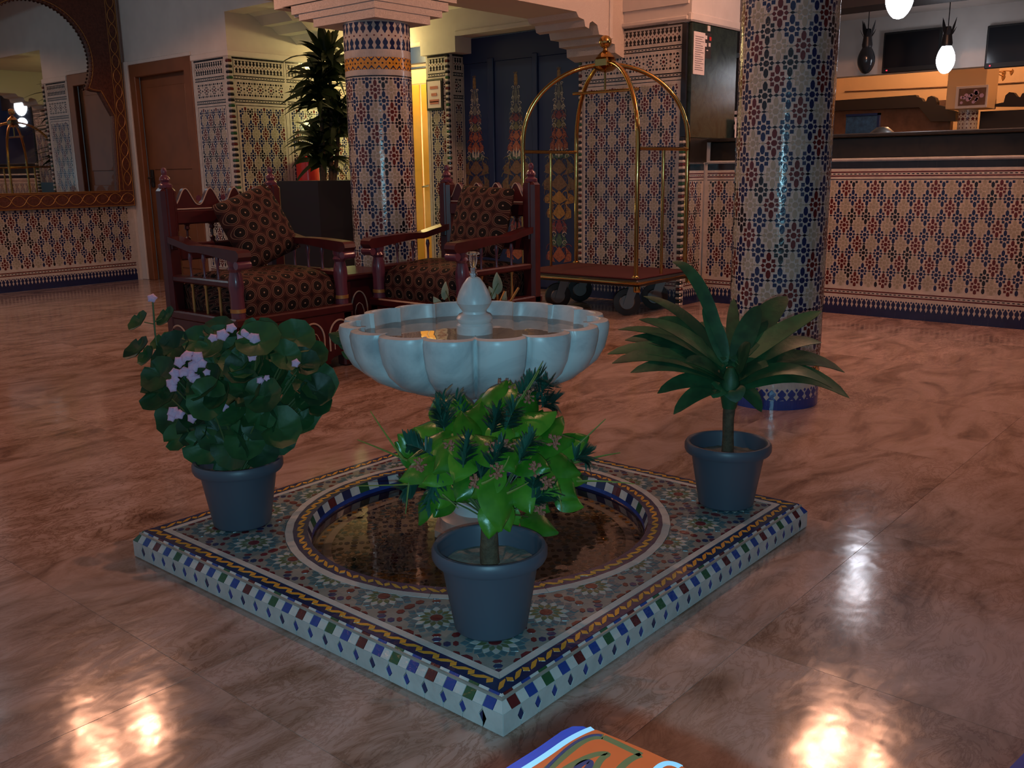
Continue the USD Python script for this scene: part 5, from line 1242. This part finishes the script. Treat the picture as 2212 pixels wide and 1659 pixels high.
# pendant lamps
def pendant(lab, x, y, zbot, s, lit, zceil, group=None):
    t = thing('pendant_lamp', lab, 'lamp', (x, y, 0), 0, 'pendant lamps at reception')
    H = .20 * s; z = zbot
    q_ = np.linspace(0, 1, 16)
    obj('glass', lathe([(0, z)] + [(s * .067 * math.sin(PI * min(1, .04 + .60 * k ** .75 + .22 * k ** 2)), z + s * .21 * k ** 1.25) for k in q_[1:]] + [(0, z + .21 * s)], 36), M['lampglass' if lit else 'darkglass'], t, smooth=50)
    obj('neck', lathe([(.036 * s, z + .20 * s), (.040 * s, z + .22 * s), (.028 * s, z + .30 * s), (.022 * s, z + .34 * s), (0, z + .34 * s)], 20), M['lampiron'], t, smooth=50)
    for k in range(7):
        a = k * 2 * PI / 7; b = np.array([.024 * s * math.cos(a), .024 * s * math.sin(a), z + .27 * s]); tip = np.array([.062 * s * math.cos(a), .062 * s * math.sin(a), z + (.40 if k % 2 else .34) * s])
        obj('crown_leaf', blade_leaf(b, tip, .03 * s, lift=-.12, n=6, fold=.15), M['lampiron'], t, smooth=50)
    obj('cord', tube([(0, 0, z + .33 * s), (0, 0, zceil)], .004, 6), M['lampiron'], t)
    obj('ceiling_rose', lathe([(0, zceil - .012), (.075, zceil - .012), (.078, zceil), (0, zceil)], 24), M['lampiron'], t, smooth=30)
    if lit:
        l = UsdLux.SphereLight.Define(stage, str(t.GetPath()) + '/bulb'); l.CreateRadiusAttr(.05 * s); l.CreateNormalizeAttr(True); l.CreateIntensityAttr(lit); l.CreateColorAttr(Gf.Vec3f(.85, .88, 1.0)); UsdGeom.Xformable(l).AddTranslateOp().Set(Gf.Vec3d(0, 0, z - .075 * s))
pf_ = at_x(1940, 42, 6.82)
pendant('brightly lit white pendant lamp hanging over the counter, nearest of the three', 6.82, float(pf_[1]), float(pf_[2]), 1.35, 1.0, 2.75)
p1 = at_x(2040, 160, 9.0); p2 = at_x(1869, 160, 9.0)
pendant('lit pendant lamp with a dark leafy crown beside the left television', 9.0, float(p1[1]), float(p1[2]), 1.15, .38, 2.43)
pendant('unlit dark pendant lamp between the right tiled column and the left television', 9.0, float(p2[1]), float(p2[2]), 1.15, 0, 2.43)
# the warm room seen through the long opening under the screens
br_ = thing('wall_back_room', kind='structure')
XO = 11.9
obj('plaster', join([bx(XO, XO + .1, -2.5, 5.5, 0, 2.8), bx(9.75, XO, 5.4, 5.5, 0, 2.8), bx(9.75, XO, -2.5, 5.5, 2.8, 2.9)]), M['orangewall'], br_)
def orp(px, py, x): q = at_x(px, py, x); return (q[1], q[2])
obj('carved_line', cat_([tube([at_x(1825, 198, XO - .01), at_x(2060, 187, XO - .01)], .007, 5), tube([at_x(2062, 187, XO - .01), at_x(2058, 235, XO - .01)], .008, 5), tube([at_x(2145, 182, XO - .01), at_x(2212, 178, XO - .01)], .007, 5)]), M['brownwall'], br_)
XD = 11.2
tr5 = thing('trim_5', kind='structure')
beam = [orp(*p, XD) for p in [(1790, 218), (1978, 205), (1980, 209), (1990, 212), (1994, 219), (2000, 220), (2004, 210), (2012, 207), (2020, 211), (2023, 220), (2023, 226), (2036, 229), (2050, 232), (2050, 237), (2064, 240), (2064, 262), (2010, 262), (1985, 232), (1790, 240)]]
obj('dark_scalloped_beam', prism(Polygon(beam).buffer(0), .1, 'yz', XD), M['darkbeam'], tr5)
beam2 = [orp(*p, XD) for p in [(2144, 230), (2144, 226), (2168, 221), (2172, 206), (2180, 199), (2190, 200), (2196, 208), (2204, 210), (2208, 202), (2216, 199), (2300, 196), (2300, 230)]]
obj('dark_scalloped_beam', prism(Polygon(beam2).buffer(0), .1, 'yz', XD), M['darkbeam'], tr5)
y0_, z0_ = orp(1780, 236, XD + .1); y1_, z1_ = orp(2050, 300, XD + .1)
obj('low_partition', bx(XD + .1, XD + .2, y1_, y0_, .5, z0_ + .03), M['brownwall'], tr5)
a, b = orp(2118, 241, XD - .05), orp(2300, 300, XD - .05)
obj('dark_shelf_front', bx(XD - .05, XD + .3, b[0], a[0], .5, a[1]), M['darkbeam'], tr5)
bp = thing('blue_painting', 'blue framed panel standing behind the counter right of the tiled column', 'painting')
a, b = orp(1828, 252, 9.3), orp(1893, 300, 9.3)
obj('panel', bx(9.3, 9.32, b[0], a[0], 1.1, a[1]), M['bluepanel'], bp)
obj('frame', cat_([bx(9.285, 9.325, b[0] - .02, b[0], 1.1, a[1] + .02), bx(9.285, 9.325, b[0] - .02, a[0], a[1], a[1] + .02)]), M['bluepaint'], bp)
lp = thing('desk_lamp', 'silver domed desk lamp behind the counter, lit from above', 'lamp')
a = at_x(1905, 292, 9.0)
obj('dome', lathe([(.0, a[2] + .075), (.05, a[2] + .07), (.10, a[2] + .03), (.115, a[2]), (.105, a[2] - .005), (0, a[2] + .05)], 24, (9.0, a[1], 0)), M['steel'], lp, smooth=40)
obj('stand', lathe([(0, 1.0), (.06, 1.0), (.06, 1.02), (.012, 1.03), (.012, a[2] + .05), (0, a[2] + .05)], 16, (9.0, a[1], 0)), M['steel'], lp, smooth=40)
dk = obj('back_desk', bx(8.75, 9.55, -1.5, 4.2, .3, 1.0, .01), M['blackplastic']); tag(dk, 'low dark desk behind the reception counter, hidden by the granite', 'desk')
lc = at_x(2090, 265, 11.0)
cb = thing('tiled_column_stub', 'short tiled column under a white block in the warm back room', 'column')
yL, yR = orp(2063, 260, 11.0)[0], orp(2118, 260, 11.0)[0]; Rb = (yL - yR) / 2 * .76
zT = orp(2090, 236, 11.0)[1]
obj('shaft', lathe([(0, .9), (Rb, .9), (Rb, zT), (0, zT)], 40, (11.0, (yL + yR) / 2, 0)), M['white'], cb, smooth=30)
C = 2 * PI * Rb
lay(merlons(0, C, zT - .13, zT - .02, 'red', .05) + strips(0, C, [('red', zT - .16, zT - .145), ('red', zT - .20, zT - .185)], .04) + flower_field(0, C, zT - .6, zT - .22, p=C / round(C / .1), seed=41, main=('red', 'black'), other='red'), face_col(11.0, (yL + yR) / 2, Rb), cb)
a, b = orp(2056, 181, 10.95), orp(2134, 236, 10.95)
obj('block', bx(10.8, 11.25, b[0], a[0], zT, a[1] + .25, .005), M['orangewall'], cb)
pc = thing('flower_picture', 'small framed picture of pink flowers on the white block in the back room', 'picture')
a, b = orp(2066, 187, 10.78), orp(2131, 232, 10.78)
obj('frame', bx(10.775, 10.797, b[0], a[0], b[1], a[1], .004), M['paper'], pc)
g_a, g_b = orp(2072, 192, 10.77), orp(2127, 226, 10.77)
obj('picture', bx(10.771, 10.776, g_b[0], g_a[0], g_b[1], g_a[1]), M['brownwall'], pc)
fl_ = []
for k in range(16):
    yy, zz = rnd.uniform(g_b[0] + .03, g_a[0] - .03), rnd.uniform(g_b[1] + .025, g_a[1] - .025); r = rnd.uniform(.014, .026)
    fl_.append(prism(ngon(6, r, rnd.random(), 1, 1, (yy, zz)), .002, 'yz', 10.769))
obj('painted_blooms', cat_(fl_), M['petal'], pc, kind='stuff')
cl = thing('brass_chandelier', 'brass chandelier with leaf drops seen through the opening at far right', 'chandelier')
hub = at_x(2140, 160, 11.4)
obj('stem', tube([hub + [0, 0, -.05], hub, hub + [0, 0, .8]], .012, 8), M['brass'], cl)
for k, (px, py) in enumerate([(2112, 160), (2118, 172), (2122, 182), (2132, 176), (2140, 182), (2138, 166), (2168, 160), (2167, 168), (2185, 156)]):
    q = at_x(px, py, 11.4)
    obj('arm', tube(arc(hub, q + [0, 0, .01], (0, 0, .03)), .004, 5), M['brass'], cl, smooth=40)
    obj('drop', broad_leaf(q, (-1, 0, 0), (0, .1, -1), .07, n=6, heart=0, asp=.6), M['gold'], cl, smooth=50)
lamp('back_room_lamp', (11.0, 1.0, 2.55), .06, 11.0, (1.0, .57, .32)); lamp('back_room_lamp_2', (11.0, 3.4, 2.6), .06, 11.0, (1.0, .57, .32))

# notice frame on the middle pier
nf = thing('framed_notice', 'framed notice with red print on the tiled pier beside the lit doors', 'notice')
a, b = at_x(921, 172, 6.385), at_x(958, 237, 6.385)
obj('frame', bx(6.378, 6.395, b[1], a[1], b[2], a[2], .003), M['blackplastic'], nf)
obj('sheet', bx(6.374, 6.378, b[1] + .02, a[1] - .02, b[2] + .02, a[2] - .02), M['paper'], nf)
hgt = a[2] - b[2]; yc = (a[1] + b[1]) / 2
obj('red_print', cat_([bx(6.372, 6.374, yc - w, yc + w, b[2] + hgt * f - .012, b[2] + hgt * f + .012) for f, w in ((.72, .05), (.5, .035), (.30, .06), (.24, .055))]), M['redink'], nf)

# ---------------------------------------------------------------- the painted table in front of the lens
M['tableorange'] = principled('orange_table_paint', (0.42, 0.050, 0.012), 0.35, vary=.08, vscale=20.0)
M['tableblue'] = principled('blue_table_paint', (0.003, 0.030, 0.20), 0.35, vary=.1, vscale=20.0)
M['tablewhite'] = principled('pale_blue_table_line', (0.30, 0.40, 0.50), 0.4)
M['tableolive'] = principled('olive_table_line', (0.075, 0.06, 0.022), 0.45)
M['tablenavy'] = principled('navy_table_line', (0.012, 0.016, 0.05), 0.45)
pt = thing('painted_table', 'orange painted wooden table with a blue border and scrolled lines, bottom edge', 'table')
ZTB = .69
def tp(px, py):
    d = U(px, py, 1) - np.array([0, 0, CAM_Z]); return (np.array([0, 0, CAM_Z]) + d * (ZTB - CAM_Z) / d[2])[:2]
outl = [tp(*p) for p in [(1000, 1720), (1085, 1659), (1160, 1612), (1210, 1577), (1235, 1566), (1262, 1566), (1285, 1577), (1400, 1622), (1500, 1668), (1640, 1740), (1900, 1800), (2110, 1720), (2172, 1659), (2240, 1590), (2600, 1480)]]
far_ = [(.62, -.12), (.30, -.30), (.02, -.10), (.06, .22)]
top = Polygon(list(outl) + far_).buffer(0)
obj('table_top', prism(top.buffer(-.0015), .02, 'xy', ZTB - .02), M['tableblue'], pt)
org = Polygon([tp(*p) for p in [(1140, 1665), (1200, 1625), (1250, 1594), (1277, 1578), (1290, 1580), (1400, 1625), (1470, 1657), (1560, 1700), (1400, 1900), (1000, 1900), (1085, 1705)]])
obj('orange_field', prism(org, .001, 'xy', ZTB), M['tableorange'], pt)
def tline(pts, w, key, z=.0011, name='painted_line'):
    P = np.array([np.r_[tp(*p), ZTB + z] for p in pts]); s = np.linspace(0, 1, 24); k = np.linspace(0, 1, len(P))
    from scipy.interpolate import make_interp_spline
    Q = make_interp_spline(k, P, k=2)(s) if len(P) > 2 else np.array([P[0] + (P[-1] - P[0]) * q for q in s])
    t_ = np.gradient(Q, axis=0); n_ = np.c_[-t_[:, 1], t_[:, 0], np.zeros(24)]; n_ /= np.linalg.norm(n_, axis=1, keepdims=True)
    A, B = Q + n_ * w, Q - n_ * w; dz = np.array([0, 0, -.0009])
    V = np.vstack([A, B, A + dz, B + dz]); F = []
    for i in range(23): F += [(i, 24 + i, 25 + i), (i, 25 + i, i + 1), (i, i + 1, 49 + i), (i, 49 + i, 48 + i), (24 + i, 72 + i, 73 + i), (24 + i, 73 + i, 25 + i)]
    obj(name, (V, np.array(F)), M[key], pt)
tline([(1120, 1672), (1180, 1634), (1230, 1600), (1280, 1576)], .0022, 'tablewhite')
tline([(1180, 1668), (1235, 1620), (1270, 1598), (1303, 1595)], .0030, 'tableolive')
tline([(1176, 1668), (1232, 1615), (1272, 1594), (1300, 1593)], .0010, 'tablenavy', .0014)
tline([(1303, 1595), (1340, 1612), (1385, 1634)], .0024, 'tableolive')
tline([(1385, 1634), (1360, 1645), (1335, 1668)], .0024, 'tableolive')
tline([(1215, 1668), (1255, 1645), (1290, 1632), (1312, 1632), (1300, 1642), (1285, 1668)], .0022, 'tableolive')
tline([(1240, 1672), (1258, 1652), (1275, 1650), (1262, 1672)], .0022, 'tablenavy')
tline([(1415, 1668), (1440, 1652), (1470, 1660)], .0022, 'tablewhite')
for (x, y) in ((.30, -.20), (.10, .05), (.45, .02), (.30, .20)): obj('table_leg', bx(x - .018, x + .018, y - .018, y + .018, 0, ZTB - .02, .004), M['tableblue'], pt)
